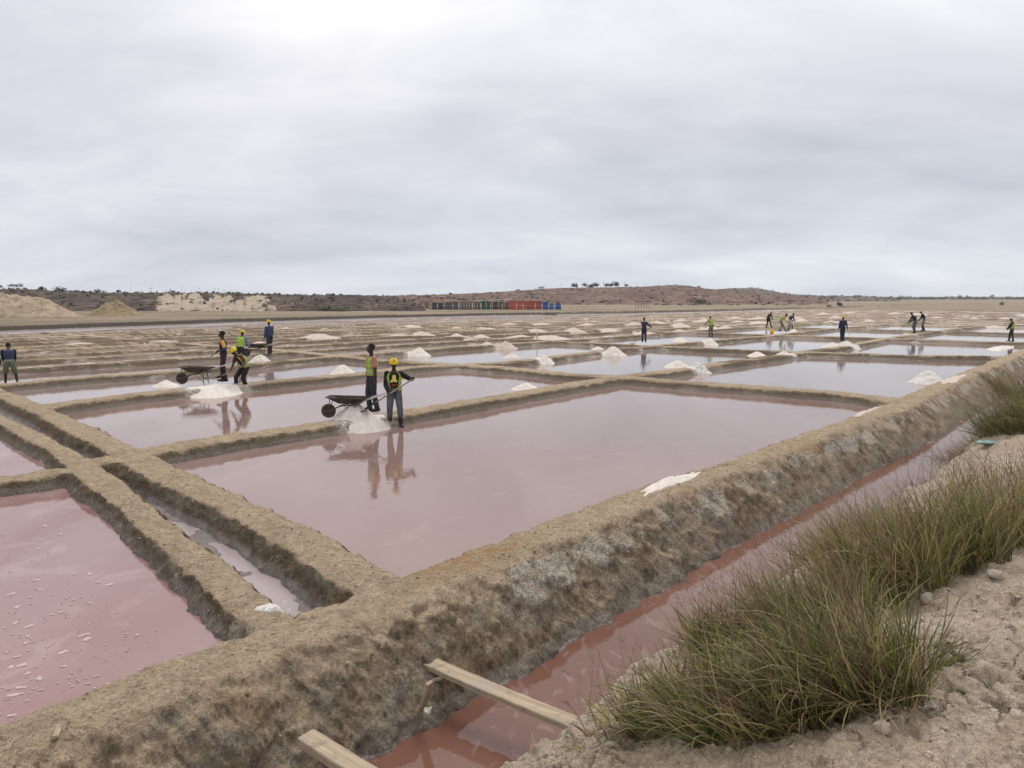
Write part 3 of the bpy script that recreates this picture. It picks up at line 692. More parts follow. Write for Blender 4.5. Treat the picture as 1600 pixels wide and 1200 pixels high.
# ------------------------------------------------------------------ figures
def M_(name, col, **k):
    if name not in M: M[name] = simple(name, col, **k)
    return M[name]
SKIN = M_('dark_skin', (.045, .026, .018), rough=.55, var=.15)
HAIR = M_('black_hair', (.012, .011, .010), rough=.9, var=.2, scale=60, bump=.01)
YEL = M_('helmet_yellow', (.95, .76, .015), rough=.3, var=.04, spec=.5)
WHT = M_('helmet_white', (.75, .74, .72), rough=.4, var=.05)
VIS = M_('hivis_yellow', (.66, .84, .16), rough=.75, var=.16, scale=14, bump=.01)
VISY = M_('hivis_bright', (.62, .92, .08), rough=.75, var=.12, scale=14, bump=.01)
REF = M_('reflective_grey', (.58, .60, .56), rough=.45, var=.12, scale=14)
BLK = M_('black_cloth', (.016, .015, .017), rough=.85, var=.3, bump=.01)
NAVY = M_('navy_cloth', (.022, .028, .055), rough=.85, var=.3, bump=.01)
DBLU = M_('blue_cloth', (.035, .06, .13), rough=.85, var=.3, bump=.01)
JEAN = M_('grey_jeans', (.095, .10, .115), rough=.85, var=.45, scale=5, bump=.01)
DTRO = M_('dark_trousers', (.035, .035, .045), rough=.85, var=.5, scale=5, bump=.01)
PLUM = M_('plum_trousers', (.035, .022, .030), rough=.85, var=.4, bump=.01)
BOOT = M_('rubber_boot', (.012, .013, .015), rough=.35, var=.3, spec=.5)
PINK = M_('pink_shirt', (.46, .17, .17), rough=.85, var=.2)
MAR = M_('maroon_shirt', (.13, .02, .03), rough=.85, var=.2)
ORG = M_('orange_shirt', (.62, .30, .10), rough=.85, var=.15)
OLV = M_('olive_shorts', (.16, .17, .13), rough=.85, var=.25)
PALE = M_('pale_cloth', (.46, .44, .41), rough=.85, var=.2)
BLUS = M_('light_blue_shirt', (.14, .22, .36), rough=.85, var=.2)
PRT = M_('shirt_print', (.78, .62, .16), rough=.8, var=.15); PRR = M_('shirt_print_red', (.30, .04, .03), rough=.8)
STEEL = M_('worn_steel', (.12, .105, .09), rough=.55, var=.5, scale=9, metal=.5, bump=.01)
GALV = M_('pale_tube', (.50, .45, .43), rough=.5, var=.2, scale=12)
RUSTY = M_('rusty_tray', (.11, .085, .07), rough=.75, var=.55, scale=7, bump=.02)
TYRE = M_('muddy_tyre', (.085, .06, .048), rough=.9, var=.4, scale=14, bump=.02)
WOODH = M_('handle_wood', (.33, .24, .19), rough=.75, var=.25)
BLADE = M_('shovel_steel', (.045, .055, .07), rough=.45, var=.4, metal=.4)
SHOE = M_('dark_shoe', (.03, .027, .025), rough=.7)

class Vol:
    """closed volumes collected in one bmesh and fused into a single continuous skin"""
    def __init__(s): s.bm = bmesh.new()
    def ring_loft(s, rings):
        vs = [[s.bm.verts.new(p) for p in r] for r in rings]
        n = len(vs[0])
        for a, b in zip(vs[:-1], vs[1:]):
            for i in range(n): s.bm.faces.new((a[i], a[(i+1) % n], b[(i+1) % n], b[i]))
        s.bm.faces.new(vs[0][::-1]); s.bm.faces.new(vs[-1])
    def tube(s, pts, rads, n=12, cap=True):
        pts = [Vector(p) for p in pts]; rings = []
        up = None
        def frame(d):
            nonlocal up
            d = d.normalized()
            if up is None or abs(up.dot(d)) > .95: up = Vector((1, 0, 0)) if abs(d.x) < .8 else Vector((0, 1, 0))
            x = (up-d*up.dot(d)).normalized(); up = x; return x, d.cross(x)
        P, Rr = list(pts), [q if isinstance(q, tuple) else (q, q) for q in rads]; e0, e1 = min(Rr[0]), min(Rr[-1])
        if cap:
            d0 = (pts[0]-pts[1]).normalized(); d1 = (pts[-1]-pts[-2]).normalized()
            P = [pts[0]+d0*e0*.85, pts[0]+d0*e0*.5]+P+[pts[-1]+d1*e1*.5, pts[-1]+d1*e1*.85]
            sc_ = lambda q, k: (q[0]*k, q[1]*k); Rr = [sc_(Rr[0], .35), sc_(Rr[0], .85)]+Rr+[sc_(Rr[-1], .85), sc_(Rr[-1], .35)]
        for i, p in enumerate(P):
            d = (P[min(i+1, len(P)-1)]-P[max(i-1, 0)])
            x, y = frame(d); r = Rr[i]
            rx, ry = r if isinstance(r, tuple) else (r, r)
            rings.append([p+x*math.cos(2*math.pi*k/n)*rx+y*math.sin(2*math.pi*k/n)*ry for k in range(n)])
        s.ring_loft(rings)
    def ell(s, c, r, rot=None, n=14, m=10):
        c = Vector(c); rot = rot or Matrix.Identity(3); rings = []
        for i in range(1, m):
            t = math.pi*i/m
            rings.append([c+rot @ Vector((r[0]*math.sin(t)*math.cos(2*math.pi*k/n), r[1]*math.sin(t)*math.sin(2*math.pi*k/n), -r[2]*math.cos(t))) for k in range(n)])
        s.ring_loft(rings)
    def build(s, name, mat, parent, voxel, smooth=4):
        bmesh.ops.recalc_face_normals(s.bm, faces=s.bm.faces)
        me = bpy.data.meshes.new(name); s.bm.to_mesh(me); s.bm.free()
        o = bpy.data.objects.new(name, me); C.objects.link(o)
        md = o.modifiers.new('r', 'REMESH'); md.mode = 'VOXEL'; md.voxel_size = voxel; md.use_smooth_shade = True
        if smooth:
            sm = o.modifiers.new('s', 'SMOOTH'); sm.iterations = smooth; sm.factor = .5
        dg = bpy.context.evaluated_depsgraph_get()
        m2 = bpy.data.meshes.new_from_object(o.evaluated_get(dg)); m2.name = name
        m2.materials.clear(); m2.materials.append(mat)
        o.modifiers.clear(); o.data = m2; bpy.data.meshes.remove(me); o.parent = parent
        return o
def ik(a, c, l1, l2, pole):
    a, c = Vector(a), Vector(c); d = c-a; L = min(d.length, (l1+l2)*.995); d = d.normalized()
    c = a+d*L; x = (l1*l1-l2*l2+L*L)/(2*L); h = math.sqrt(max(l1*l1-x*x, 0))
    p = Vector(pole); p = (p-d*p.dot(d)).normalized()
    return a+d*x+p*h, c
TOR = [(-.06, .150, .105), (0, .168, .118), (.12, .158, .108), (.27, .138, .098), (.42, .150, .108), (.60, .172, .120), (.76, .182, .118), (.88, .160, .092), (.96, .095, .070), (1.03, .058, .058)]
def person(label, loc, face, lean=0., side=0., twist=0., hip=.962, feet=((.11, .02), (-.11, -.02)), hands=((.26, .05, .80), (-.26, .05, .80)),
           head=(0, 0), shirt=BLK, sleeve='long', sleeve_mat=None, trousers=DTRO, shorts=False, boots=False, vest=None, vopen=False, helmet=None, hair=True, cap=None,
           tall=1., vox=.014, group=None, printed=False, footz=(0, 0), knee_out=.12, hipoff=(0, 0), toes=(0, 0)):
    rz = math.atan2(-face[0], face[1])
    root = empty('person', loc, rz, label=label, cat='person', group=group); root.scale = (tall,)*3
    Z = Vector((0, 0, 1))
    hipc = Vector((hipoff[0], hipoff[1], hip))
    rot = Matrix.Rotation(-lean, 3, 'X') @ Matrix.Rotation(side, 3, 'Y')
    tw = Matrix.Rotation(twist, 3, 'Z')
    SP = .50
    def tor(t, wx=1., inf=0.):
        """ring on the trunk at height t (0 hip, 1 neck base)"""
        ts = [q[0] for q in TOR]; w = np.interp(t, ts, [q[1] for q in TOR])+inf; d = np.interp(t, ts, [q[2] for q in TOR])+inf
        bend = Matrix.Rotation(-lean*min(1, .35+t*.65), 3, 'X') @ Matrix.Rotation(side*min(1, .4+t*.6), 3, 'Y')
        c = hipc+bend @ Vector((0, 0, SP*t)); q = bend @ Matrix.Rotation(twist*t, 3, 'Z')
        return c, q, w, d
    def tring(t, inf=0., n=20):
        c, q, w, d = tor(t, 1, inf); out = []
        for k in range(n):
            a = 2*math.pi*k/n; ca, sa = math.cos(a), math.sin(a)
            out.append(c+q @ Vector((w*math.copysign(abs(ca)**.85, ca), d*math.copysign(abs(sa)**.85, sa), 0)))
        return out
    def trunk(vol, t0, t1, inf):
        vol.ring_loft([tring(t0+(t1-t0)*i/11, inf) for i in range(12)])
    c1, q1, _, _ = tor(.86); sh = [c1+q1 @ Vector((sx*.185, 0, 0)) for sx in (1, -1)]
    nb, qn, _, _ = tor(1.0)
    hd = Matrix.Rotation(head[0], 3, 'Z') @ Matrix.Rotation(-head[1], 3, 'X')
    qh = Matrix.Rotation(-lean*.55, 3, 'X') @ Matrix.Rotation(side*.6, 3, 'Y') @ hd
    hc = nb+qn @ Vector((0, .02, .07))+qh @ Vector((0, .015, .125))
    hip_j = [hipc+Matrix.Rotation(0, 3, 'Z') @ Vector((sx*.088, 0, -.03)) for sx in (1, -1)]
    legs = []; arms = []
    for i in (0, 1):
        an = Vector((feet[i][0], feet[i][1], footz[i]+.085))
        k, e = ik(hip_j[i], an, .435, .42, (( 1, -1)[i]*knee_out, 1, .1)); legs.append((hip_j[i], k, e))
        sx = (1, -1)[i]
        el, wr = ik(sh[i], hands[i], .285, .255, (sx*.45, -.8, -.45)); arms.append((sh[i], el, wr))
    body = Vol(); trunk(body, -.06, 1.03, 0.)
    body.tube([nb-qn @ Vector((0, 0, .03)), nb+qn @ Vector((0, .012, .05)), hc-qh @ Vector((0, .02, .05))], [.058, .054, .052])
    body.ell(hc+qh @ Vector((0, -.012, .025)), (.074, .094, .098), qh)
    body.ell(hc+qh @ Vector((0, .028, -.052)), (.052, .060, .062), qh)
    body.tube([hc+qh @ Vector((0, .078, .012)), hc+qh @ Vector((0, .106, -.022))], [.010, .017], 8)      # nose
    body.tube([hc+qh @ Vector((-.022, .084, -.052)), hc+qh @ Vector((.022, .084, -.052))], [.011, .011], 8)   # mouth
    body.tube([hc+qh @ Vector((-.045, .078, .026)), hc+qh @ Vector((.045, .078, .026))], [.012, .012], 8)    # brow
    for sx in (1, -1): body.ell(hc+qh @ Vector((sx*.077, -.008, -.005)), (.012, .022, .034), qh)
    for i, (s0, el, wr) in enumerate(arms):
        sx = (1, -1)[i]
        body.tube([s0-q1 @ Vector((sx*.03, 0, 0)), s0+(el-s0)*.25, s0+(el-s0)*.6, el], [.056, .052, .044, .038])
        body.tube([el, el+(wr-el)*.3, wr], [.038, .038, .026])
        d = (wr-el).normalized(); a = d.cross(Vector((0, 0, 1)));  a = a.normalized() if a.length > .1 else Vector((1, 0, 0))
        b = d.cross(a)
        body.tube([wr, wr+d*.05, wr+d*.085], [(.026, .018), (.038, .017), (.036, .015)])
        for f in range(4):                                                     # four bent fingers and a thumb
            o = a*((f-1.5)*.021); l = (.062, .070, .066, .052)[f]
            p0 = wr+d*.08+o; p1 = p0+d*l*.5-b*l*.14; p2 = p1+d*l*.18-b*l*.48
            body.tube([p0, p1, p2], [.0105, .0100, .0090], 7)
        p0 = wr+d*.03-a*.03; body.tube([p0, p0+d*.03-a*.022-b*.012, p0+d*.055-a*.018-b*.032], [.012, .011, .010], 7)
    for i, (h, k, an) in enumerate(legs):
        body.tube([h, h+(k-h)*.4, k], [.090, .078, .054]); body.tube([k, k+(an-k)*.32, an], [.054, .056, .036])
        fd = Matrix.Rotation(toes[i], 3, 'Z') @ Vector((0, 1, 0)); g = Vector((an.x, an.y, footz[i]))
        body.tube([g-fd*.035+Z*.045, g+fd*.07+Z*.038, g+fd*.155+Z*.026], [.040, .042, .028])
    body.build('body', SKIN, root, vox)
    # clothes follow the body
    if shirt:
        v = Vol(); trunk(v, -.05, .97, .012)
        sm = sleeve_mat or shirt
        if sleeve_mat is None:
            for s0, el, wr in arms:
                if sleeve == 'long':
                    v.tube([s0-(el-s0)*.1, s0+(el-s0)*.5, el, el+(wr-el)*.5, wr-(wr-el)*.04], [.070, .068, .062, .057, .047])
                elif sleeve == 'short': v.tube([s0-(el-s0)*.1, s0+(el-s0)*.62], [.066, .066])
        v.build('shirt', shirt, root, vox)
        if sleeve_mat:
            for s0, el, wr in arms:
                v = Vol()
                if sleeve == 'long': v.tube([s0-(el-s0)*.06, s0+(el-s0)*.5, el, el+(wr-el)*.5, wr-(wr-el)*.04], [.068, .061, .054, .050, .042])
                else: v.tube([s0-(el-s0)*.06, s0+(el-s0)*.62], [.070, .068])
                v.build('sleeve', sleeve_mat, root, vox)
    v = Vol(); trunk(v, -.07, .16, .016)
    for h, k, an in legs:
        if shorts: v.tube([h, h+(k-h)*.5, h+(k-h)*.95], [.100, .098, .090])
        else: v.tube([h, h+(k-h)*.5, k, k+(an-k)*.45, an+(k-an)*(.42 if boots else .02)], [.104, .094, .079, .074, .066])
    v.build('trousers', trousers, root, vox)
    for i, (h, k, an) in enumerate(legs):
        fd = Matrix.Rotation(toes[i], 3, 'Z') @ Vector((0, 1, 0)); g = Vector((an.x, an.y, footz[i]))
        v = Vol()
        if boots: v.tube([an+(k-an)*.66, an+(k-an)*.30, g+Z*.08], [.072, .062, .056])
        v.tube([g-fd*.045+Z*.052, g+fd*.07+Z*.046, g+fd*.175+Z*.034], [.050, .050, .036])
        v.build('boot' if boots else 'shoe', BOOT if boots else SHOE, root, vox)
    if vest:
        def shell(name, t0, t1, inf, mat, par, gap, th=.008, m=12):
            n = 40; rows = []; bm = bmesh.new()
            for i in range(m+1):
                t = t0+(t1-t0)*i/m; c, q, w, d = tor(t, 1, inf); row = []
                g = gap if not callable(gap) else gap(t)
                for k in range(n+1):
                    a = math.pi/2+g/2+(2*math.pi-g)*k/n; ca, sa = math.cos(a), math.sin(a)
                    arm = 1-.30*max(0, (t-.62)/.3)*max(0, abs(ca)-.75)/.25 if t > .62 else 1
                    wv = 1+.03*math.sin(a*7+t*5)
                    row.append(bm.verts.new(c+q @ Vector((w*arm*wv*math.copysign(abs(ca)**.85, ca), d*wv*math.copysign(abs(sa)**.85, sa), 0))))
                rows.append(row)
            for r0, r1 in zip(rows[:-1], rows[1:]):
                for k in range(n): bm.faces.new((r0[k], r0[k+1], r1[k+1], r1[k]))
            bmesh.ops.solidify(bm, geom=bm.faces[:], thickness=th)
            return bm_obj(name, bm, mat, par, True)
        gp = (lambda t: .95+.35*t) if vopen else (lambda t: .06+.5*max(0, (t-.7)/.27))
        ve = shell('vest', .0, .97, .030, vest, root, gp)
        for t0, t1 in ((.10, .17), (.34, .41)): shell('reflective_band', t0, t1, .041, REF, ve, gp, .004, 2)
        if not vopen: shell('reflective_band', .66, .70, .041, REF, ve, gp, .004, 2)
    if printed:
        c, q, w, d = tor(.55, 1, .02)
        bm = bmesh.new()
        for (x0, x1, z0, z1) in ((-.045, .045, .02, .14), (-.075, -.03, -.04, .02), (-.02, .03, -.03, .02), (.04, .085, -.045, .02)):
            r = bmesh.ops.create_cube(bm, size=1)['verts']
            for v_ in r: v_.co = c+q @ Vector(((x0+x1)/2+v_.co.x*(x1-x0), d*.97+v_.co.y*.012, (z0+z1)/2+v_.co.z*(z1-z0)))
        bm_obj('shirt_print', bm, PRT, root)
        bm = bmesh.new(); r = bmesh.ops.create_cube(bm, size=1)['verts']
        for v_ in r: v_.co = c+q @ Vector((v_.co.x*.12, d*.97-.004+v_.co.y*.012, -.12+v_.co.z*.045))
        bm_obj('belly_print', bm, PRR, root)
    # head gear
    def domeobj(name, mat, r, z0, brim=0., squash=1., par=root):
        bm = bmesh.new(); n, m = 24, 9; rings = []
        for i in range(m+1):
            t = math.pi/2*i/m*1.0
            rings.append([bm.verts.new(hc+qh @ Vector((r[0]*math.cos(t)*math.cos(2*math.pi*k/n), -.012+r[1]*math.cos(t)*math.sin(2*math.pi*k/n), z0+r[2]*math.sin(t)))) for k in range(n)] if i < m else [bm.verts.new(hc+qh @ Vector((0, -.012, z0+r[2])))])
        for a, b in zip(rings[:-2], rings[1:-1]):
            for k in range(n): bm.faces.new((a[k], a[(k+1) % n], b[(k+1) % n], b[k]))
        for k in range(n): bm.faces.new((rings[-2][k], rings[-2][(k+1) % n], rings[-1][0]))
        if brim:
            o_ = []
            for k in range(n):
                a = 2*math.pi*k/n; f = brim*(.35+.95*max(0, math.sin(a))**2)
                o_.append(bm.verts.new(hc+qh @ Vector(((r[0]+f)*math.cos(a), -.012+(r[1]+f)*math.sin(a), z0-.012))))
            for k in range(n): bm.faces.new((o_[k], o_[(k+1) % n], rings[0][(k+1) % n], rings[0][k]))
        bmesh.ops.solidify(bm, geom=bm.faces[:], thickness=.006)
        return bm_obj(name, bm, mat, par, True)
    if helmet:
        hm = domeobj('helmet', helmet, (.118, .142, .122), .035, .030)
        bm = bmesh.new(); pts = []
        for k in range(9):
            t = math.pi*(.12+.76*k/8); pts.append(hc+qh @ Vector((0, -.012-.144*math.cos(t), .035+.126*math.sin(t))))
        vv = [[bm.verts.new(p+qh @ Vector((sx*.014, 0, 0))) for sx in (-1, 1)] for p in pts]
        for a, b in zip(vv[:-1], vv[1:]): bm.faces.new((a[0], a[1], b[1], b[0]))
        bmesh.ops.solidify(bm, geom=bm.faces[:], thickness=-.008)
        bm_obj('ridge', bm, helmet, hm, True)
    elif cap: domeobj('cap', cap, (.092, .112, .085), .035, .03)
    elif hair:
        v = Vol(); v.ell(hc+qh @ Vector((0, -.030, .048)), (.088, .098, .088), qh); v.build('hair', HAIR, root, max(vox, .012), 2)
    for sx in (1, -1):
        bm = bmesh.new(); bmesh.ops.create_uvsphere(bm, u_segments=8, v_segments=6, radius=.0115, matrix=Matrix.Translation(hc+qh @ Vector((sx*.030, .083, .006))))
        if vox < .02: bm_obj('eye', bm, M_('eye', (.3, .27, .24), rough=.2), root, True)
        else: bm.free()
    root['hands_w'] = 0; del root['hands_w']
    def w(p): return root.matrix_basis @ Vector(p)
    bpy.context.view_layer.update()
    return root, [Matrix.LocRotScale(Vector(loc), Matrix.Rotation(rz, 3, 'Z').to_quaternion(), Vector((tall,)*3)) @ (a[2]+(a[2]-a[1]).normalized()*.085) for a in arms]
def tube_obj(name, pts, r, mat, parent=None, n=8, loc=None):
    bm = bmesh.new(); pts = [Vector(p) for p in pts]
    if loc is not None: pts = [p-Vector(loc) for p in pts]
    rings = []; up = Vector((.3, .2, .9)).normalized()
    for i, p in enumerate(pts):
        d = (pts[min(i+1, len(pts)-1)]-pts[max(i-1, 0)]).normalized()
        if abs(up.dot(d)) > .9: up = Vector((1, .1, 0)).normalized()
        x = (up-d*up.dot(d)).normalized(); y = d.cross(x)
        ri = r[i] if isinstance(r, (list, tuple)) else r
        rings.append([bm.verts.new(p+x*math.cos(2*math.pi*k/n)*ri+y*math.sin(2*math.pi*k/n)*ri) for k in range(n)])
    for a, b in zip(rings[:-1], rings[1:]):
        for k in range(n): bm.faces.new((a[k], a[(k+1) % n], b[(k+1) % n], b[k]))
    bm.faces.new(rings[0][::-1]); bm.faces.new(rings[-1])
    o = bm_obj(name, bm, mat, parent, True)
    if loc is not None and parent is None: o.location = loc
    return o
def shovel(p0, p1, label, kind='shovel', blade=.30, bw=.24):
    """shaft from hand end p0 to blade end p1"""
    p0, p1 = Vector(p0), Vector(p1); d = (p1-p0).normalized()
    root = empty(kind, p1, label=label, cat=kind)
    tube_obj('handle', [p0-d*.12-p1, p0-p1, (p0-p1)*.5+Vector((0, 0, -.006)), Vector((0, 0, 0))], .018, WOODH, root)
    x = d.cross(Vector((0, 0, 1))).normalized(); y = x.cross(d)
    bm = bmesh.new()
    if kind == 'shovel':
        rows = []
        for i in range(9):
            t = i/8; w = bw/2*(.35+.65*min(1, t*5))*(1 if t < .55 else math.sqrt(max(.04, 1-((t-.55)/.47)**2)))
            rows.append([bm.verts.new(d*(t*blade-.02)+x*w*s+y*(.035*abs(s)**2+.03*math.sin(t*3.1)*-1)) for s in (-1, -.5, 0, .5, 1)])
        for a, b in zip(rows[:-1], rows[1:]):
            for k in range(4): bm.faces.new((a[k], a[k+1], b[k+1], b[k]))
        bmesh.ops.solidify(bm, geom=bm.faces[:], thickness=.004)
        bm_obj('blade', bm, BLADE, root, True)
        tube_obj('socket', [-d*.10, d*.05], [.019, .024], BLADE, root)
    else:
        r = bmesh.ops.create_cube(bm, size=1)['verts']
        hx = Vector((x.x, x.y, 0)).normalized()
        for v in r: v.co = hx*v.co.x*.55+Vector((0, 0, 1))*v.co.z*.10+hx.cross(Vector((0, 0, 1)))*v.co.y*.03
        bm_obj('rake_head', bm, BLADE, root)
    return root
def wheelbarrow(loc, ang, label, scale=1.):
    root = empty('wheelbarrow', loc, ang, label=label, cat='wheelbarrow', group='wheelbarrows on the banks'); root.scale = (scale*1.04, scale, scale)
    bm = bmesh.new()
    def rect(x0, x1, w0, w1, z0, z1):      # front x1 (towards the wheel)
        return [bm.verts.new(Vector(p)) for p in ((x0, -w0, z0), (x1, -w1, z1), (x1, w1, z1), (x0, w0, z0))]
    bt = rect(-.34, .26, .22, .18, .44, .44); md_ = rect(-.44, .44, .29, .26, .53, .55); tp = rect(-.48, .60, .33, .30, .60, .63); lip = rect(-.51, .64, .355, .325, .597, .627)
    bm.faces.new(bt)
    for a, b in ((bt, md_), (md_, tp), (tp, lip)):
        for k in range(4): bm.faces.new((a[k], a[(k+1) % 4], b[(k+1) % 4], b[k]))
    bmesh.ops.solidify(bm, geom=bm.faces[:], thickness=.006)
    bm_obj('tray', bm, RUSTY, root)
    wh = bm_obj('wheel', bmesh.new(), TYRE, root); wh.location = (.60, 0, .205); wh.rotation_euler = (math.pi/2, 0, 0)
    bm = bmesh.new(); n, m = 28, 8; rings = []
    for i in range(n):
        a = 2*math.pi*i/n; rings.append([bm.verts.new(((.160+.048*math.cos(2*math.pi*k/m))*math.cos(a), (.160+.048*math.cos(2*math.pi*k/m))*math.sin(a), .046*math.sin(2*math.pi*k/m))) for k in range(m)])
    for i in range(n):
        for k in range(m): bm.faces.new((rings[i][k], rings[(i+1) % n][k], rings[(i+1) % n][(k+1) % m], rings[i][(k+1) % m]))
    bm_obj('tyre', bm, TYRE, wh, True)
    bm = bmesh.new(); bmesh.ops.create_cone(bm, cap_ends=True, segments=20, radius1=.125, radius2=.125, depth=.035)
    bmesh.ops.create_cone(bm, cap_ends=True, segments=12, radius1=.03, radius2=.03, depth=.12)
    bm_obj('rim', bm, TYRE, wh)
    for sy in (-1, 1):
        tube_obj('handle', [(-.42, sy*.27, .52), (-.70, sy*.28, .62), (-.88, sy*.28, .68), (-1.05, sy*.28, .70)], .019, GALV, root)
        tube_obj('frame_tube', [(.72, sy*.075, .19), (.56, sy*.08, .20), (.25, sy*.16, .36), (-.10, sy*.23, .41), (-.42, sy*.27, .52)], .018, STEEL, root)
        tube_obj('leg', [(-.20, sy*.24, .45), (-.22, sy*.25, .02), (-.27, sy*.25, .0)], .014, STEEL, root)
        tube_obj('brace', [(-.22, sy*.25, .10), (.10, sy*.19, .37)], .010, STEEL, root)
        tube_obj('strut', [(.60, sy*.075, .20), (.50, sy*.2, .58)], .012, STEEL, root)
    tube_obj('cross_bar', [(-.215, -.25, .20), (-.215, .25, .20)], .011, STEEL, root)
    return root
def stand(u, v, z=None):
    if z is None: return on_ground(u, v)
    return at(u, v, z)
# ------------------------------------------------------------------ the workers, their tools and barrows
def px(u, v, ref):
    """point seen at pixel (u, v) at the distance of ref (world y)"""
    return aty(u, v, ref.y)
def local(root, p): return root.matrix_basis.inverted() @ Vector(p)
def towards_cam(p): d = Vector((-p.x, -p.y)); d.normalize(); return d
# the two standing by the big heap
P = stand(617, 667, -.02); f = towards_cam(P)
s_ = Vector((-f.y, f.x))    # image right when facing the camera is person's left
w7, h7 = person('worker in yellow helmet, open green vest and rubber boots holding a shovel', P, (f.x, f.y), lean=.03, hip=.945, feet=((.13, .02), (-.16, .06)), hands=((.15, .25, .95), (-.46, .22, 1.26)),
    head=(.05, .12), shirt=BLK, trousers=JEAN, boots=True, vest=VIS, vopen=True, helmet=YEL, hair=False, vox=.0105, printed=True, toes=(-.5, .3), tall=1.0)
a_, b_ = h7[1], h7[0]; d_ = (b_-a_).normalized(); e_ = px(583, 631, P+Vector((0, .25, 0)))
b2 = a_+(b_-a_).normalized()*1.18
shovel(a_, b2, 'long shovel held slanting by the yellow helmet worker with boots', blade=.40, bw=.34)
P = stand(582, 643, .27); f = Vector((-.86, -.5)).normalized()
person('bareheaded worker in zipped green vest and pink sleeves standing on the bank', P, (f.x, f.y), lean=-.02, feet=((.09, .04), (-.09, -.10)), hands=((.25, .04, .80), (-.24, .02, .80)), head=(.12, -.02),
    shirt=PINK, sleeve='short', trousers=DTRO, vest=VIS, vox=.0105, toes=(-.2, .2), tall=1.02)
wb = at(540, 650, .26)
wheelbarrow(at(547, 653, .25), R(178), 'rusty wheelbarrow on the bank above the big fresh salt heap', .88)
# group at left
P = stand(379, 611, 0.0); f = Vector((-.55, -.85)).normalized()
w3, h3 = person('stooping worker in yellow helmet, open vest and boots shovelling beside the flat salt heap', P, (f.x, f.y), lean=.62, side=.1, hip=.86, feet=((.20, .10), (-.18, -.08)), hands=((.06, .48, .62), (-.40, .34, .92)), hipoff=(0, -.14),
    head=(0, .1), shirt=BLK, trousers=BLK, boots=True, vest=VIS, vopen=True, helmet=YEL, hair=False, sleeve='short', sleeve_mat=MAR, vox=.013)
d_ = (h3[0]-h3[1]).normalized(); shovel(h3[1], h3[1]+d_*1.05, 'shovel dug in by the stooping worker near the flat salt heap', blade=.32)
P = stand(351, 596, .27); f = Vector((-.95, -.25)).normalized()
w2, h2 = person('bareheaded worker in black bib and orange shirt standing behind the middle wheelbarrow', P, (f.x, f.y), feet=((.07, .05), (-.08, -.05)), hands=((.10, .30, .98), (-.16, .12, 1.10)), head=(.05, 0),
    shirt=BLK, sleeve='short', sleeve_mat=ORG, trousers=PLUM, vox=.013, tall=1.03)
tube_obj('stick', [h2[0]+(h2[0]-h2[1])*.6, h2[0], h2[1]+(h2[1]-h2[0])*.3], .014, WOODH, loc=tuple(h2[0]))
tag(C.objects[-1], 'short stick held at the waist by the worker in orange sleeves', 'stick')
wheelbarrow(at(312, 600, .25), R(183), 'wheelbarrow full of mud crust in front of the orange-sleeved worker', .98)
P = stand(378, 573, .05); f = Vector((.15, 1)).normalized()
person('worker seen from behind in yellow helmet and bright vest over blue sleeves', P, (f.x, f.y), lean=.40, hip=.94, feet=((.14, .06), (-.12, -.06)), hands=((.30, .34, .78), (-.22, .38, .76)), head=(0, .0), hipoff=(0, -.1),
    shirt=BLUS, sleeve='long', trousers=DTRO, vest=VISY, helmet=YEL, hair=False, vox=.02)
P = stand(422, 553, .22); f = Vector((-.6, .55)).normalized()
person('worker in yellow helmet and blue shirt standing at the handles of the farthest wheelbarrow', P, (f.x, f.y), feet=((.1, .08), (-.1, -.08)), hands=((.22, .16, .82), (-.24, .10, .80)), shirt=DBLU, trousers=DTRO, helmet=YEL, hair=False, vox=.022, tall=1.04)
wheelbarrow(at(404, 557, .22), R(176), 'farthest wheelbarrow beside the blue shirted worker in yellow helmet', 1.05)
P = stand(17, 603, .05); f = Vector((-.5, .8)).normalized()
person('worker in navy shirt and grey shorts bending over at the left picture edge', P, (f.x, f.y), lean=.60, hip=.90, feet=((.22, -.10), (-.16, .10)), hands=((.12, .52, .66), (-.14, .54, .60)), head=(0, .3), hipoff=(0, -.16),
    shirt=NAVY, trousers=OLV, shorts=True, vox=.016)
P = stand(-10, 604, .05)
person('worker in black cut off by the left picture edge', P, (.5, .8), lean=.2, feet=((.12, .1), (-.12, -.1)), hands=((.22, .2, .8), (-.2, .2, .8)), shirt=BLK, sleeve='long', trousers=BLK, vox=.02)
# right half, farther out
P = stand(1006, 535, .12); f = Vector((.1, .9)).normalized()
w8, h8 = person('worker in dark overalls seen from behind pulling a rake on the middle bank', P, (f.x, f.y), lean=.06, feet=((.12, .0), (-.1, .05)), hands=((.50, .28, 1.08), (.25, .30, .86)), head=(0, .1), shirt=NAVY, trousers=NAVY, vox=.024, tall=1.0)
rk = at(988, 538, .02); shovel(h8[0], rk, 'long rake of the worker in dark overalls', 'rake')
P = stand(1111, 527, .2); f = Vector((-.25, .85)).normalized()
person('worker in white cap, bright vest and olive shorts bending by a salt heap', P, (f.x, f.y), lean=.28, hip=.94, feet=((.14, .05), (-.14, -.05)), hands=((.24, .36, .84), (-.50, .20, 1.02)), shirt=OLV, trousers=OLV, shorts=True, boots=True, vest=VISY, cap=WHT, hair=False, vox=.026)
P = stand(1201, 512, .2); f = Vector((.8, .45)).normalized()
person('worker in black with white cap bending forward, left of the yellow bucket group', P, (f.x, f.y), lean=.6, hip=.90, feet=((.12, .25), (-.12, -.22)), hands=((.12, .50, .66), (-.12, .5, .66)), shirt=BLK, trousers=BLK, cap=WHT, hair=False, vox=.03, hipoff=(0, -.12), tall=1.05)
P = stand(1222, 518, .15); f = Vector((.75, -.3)).normalized()
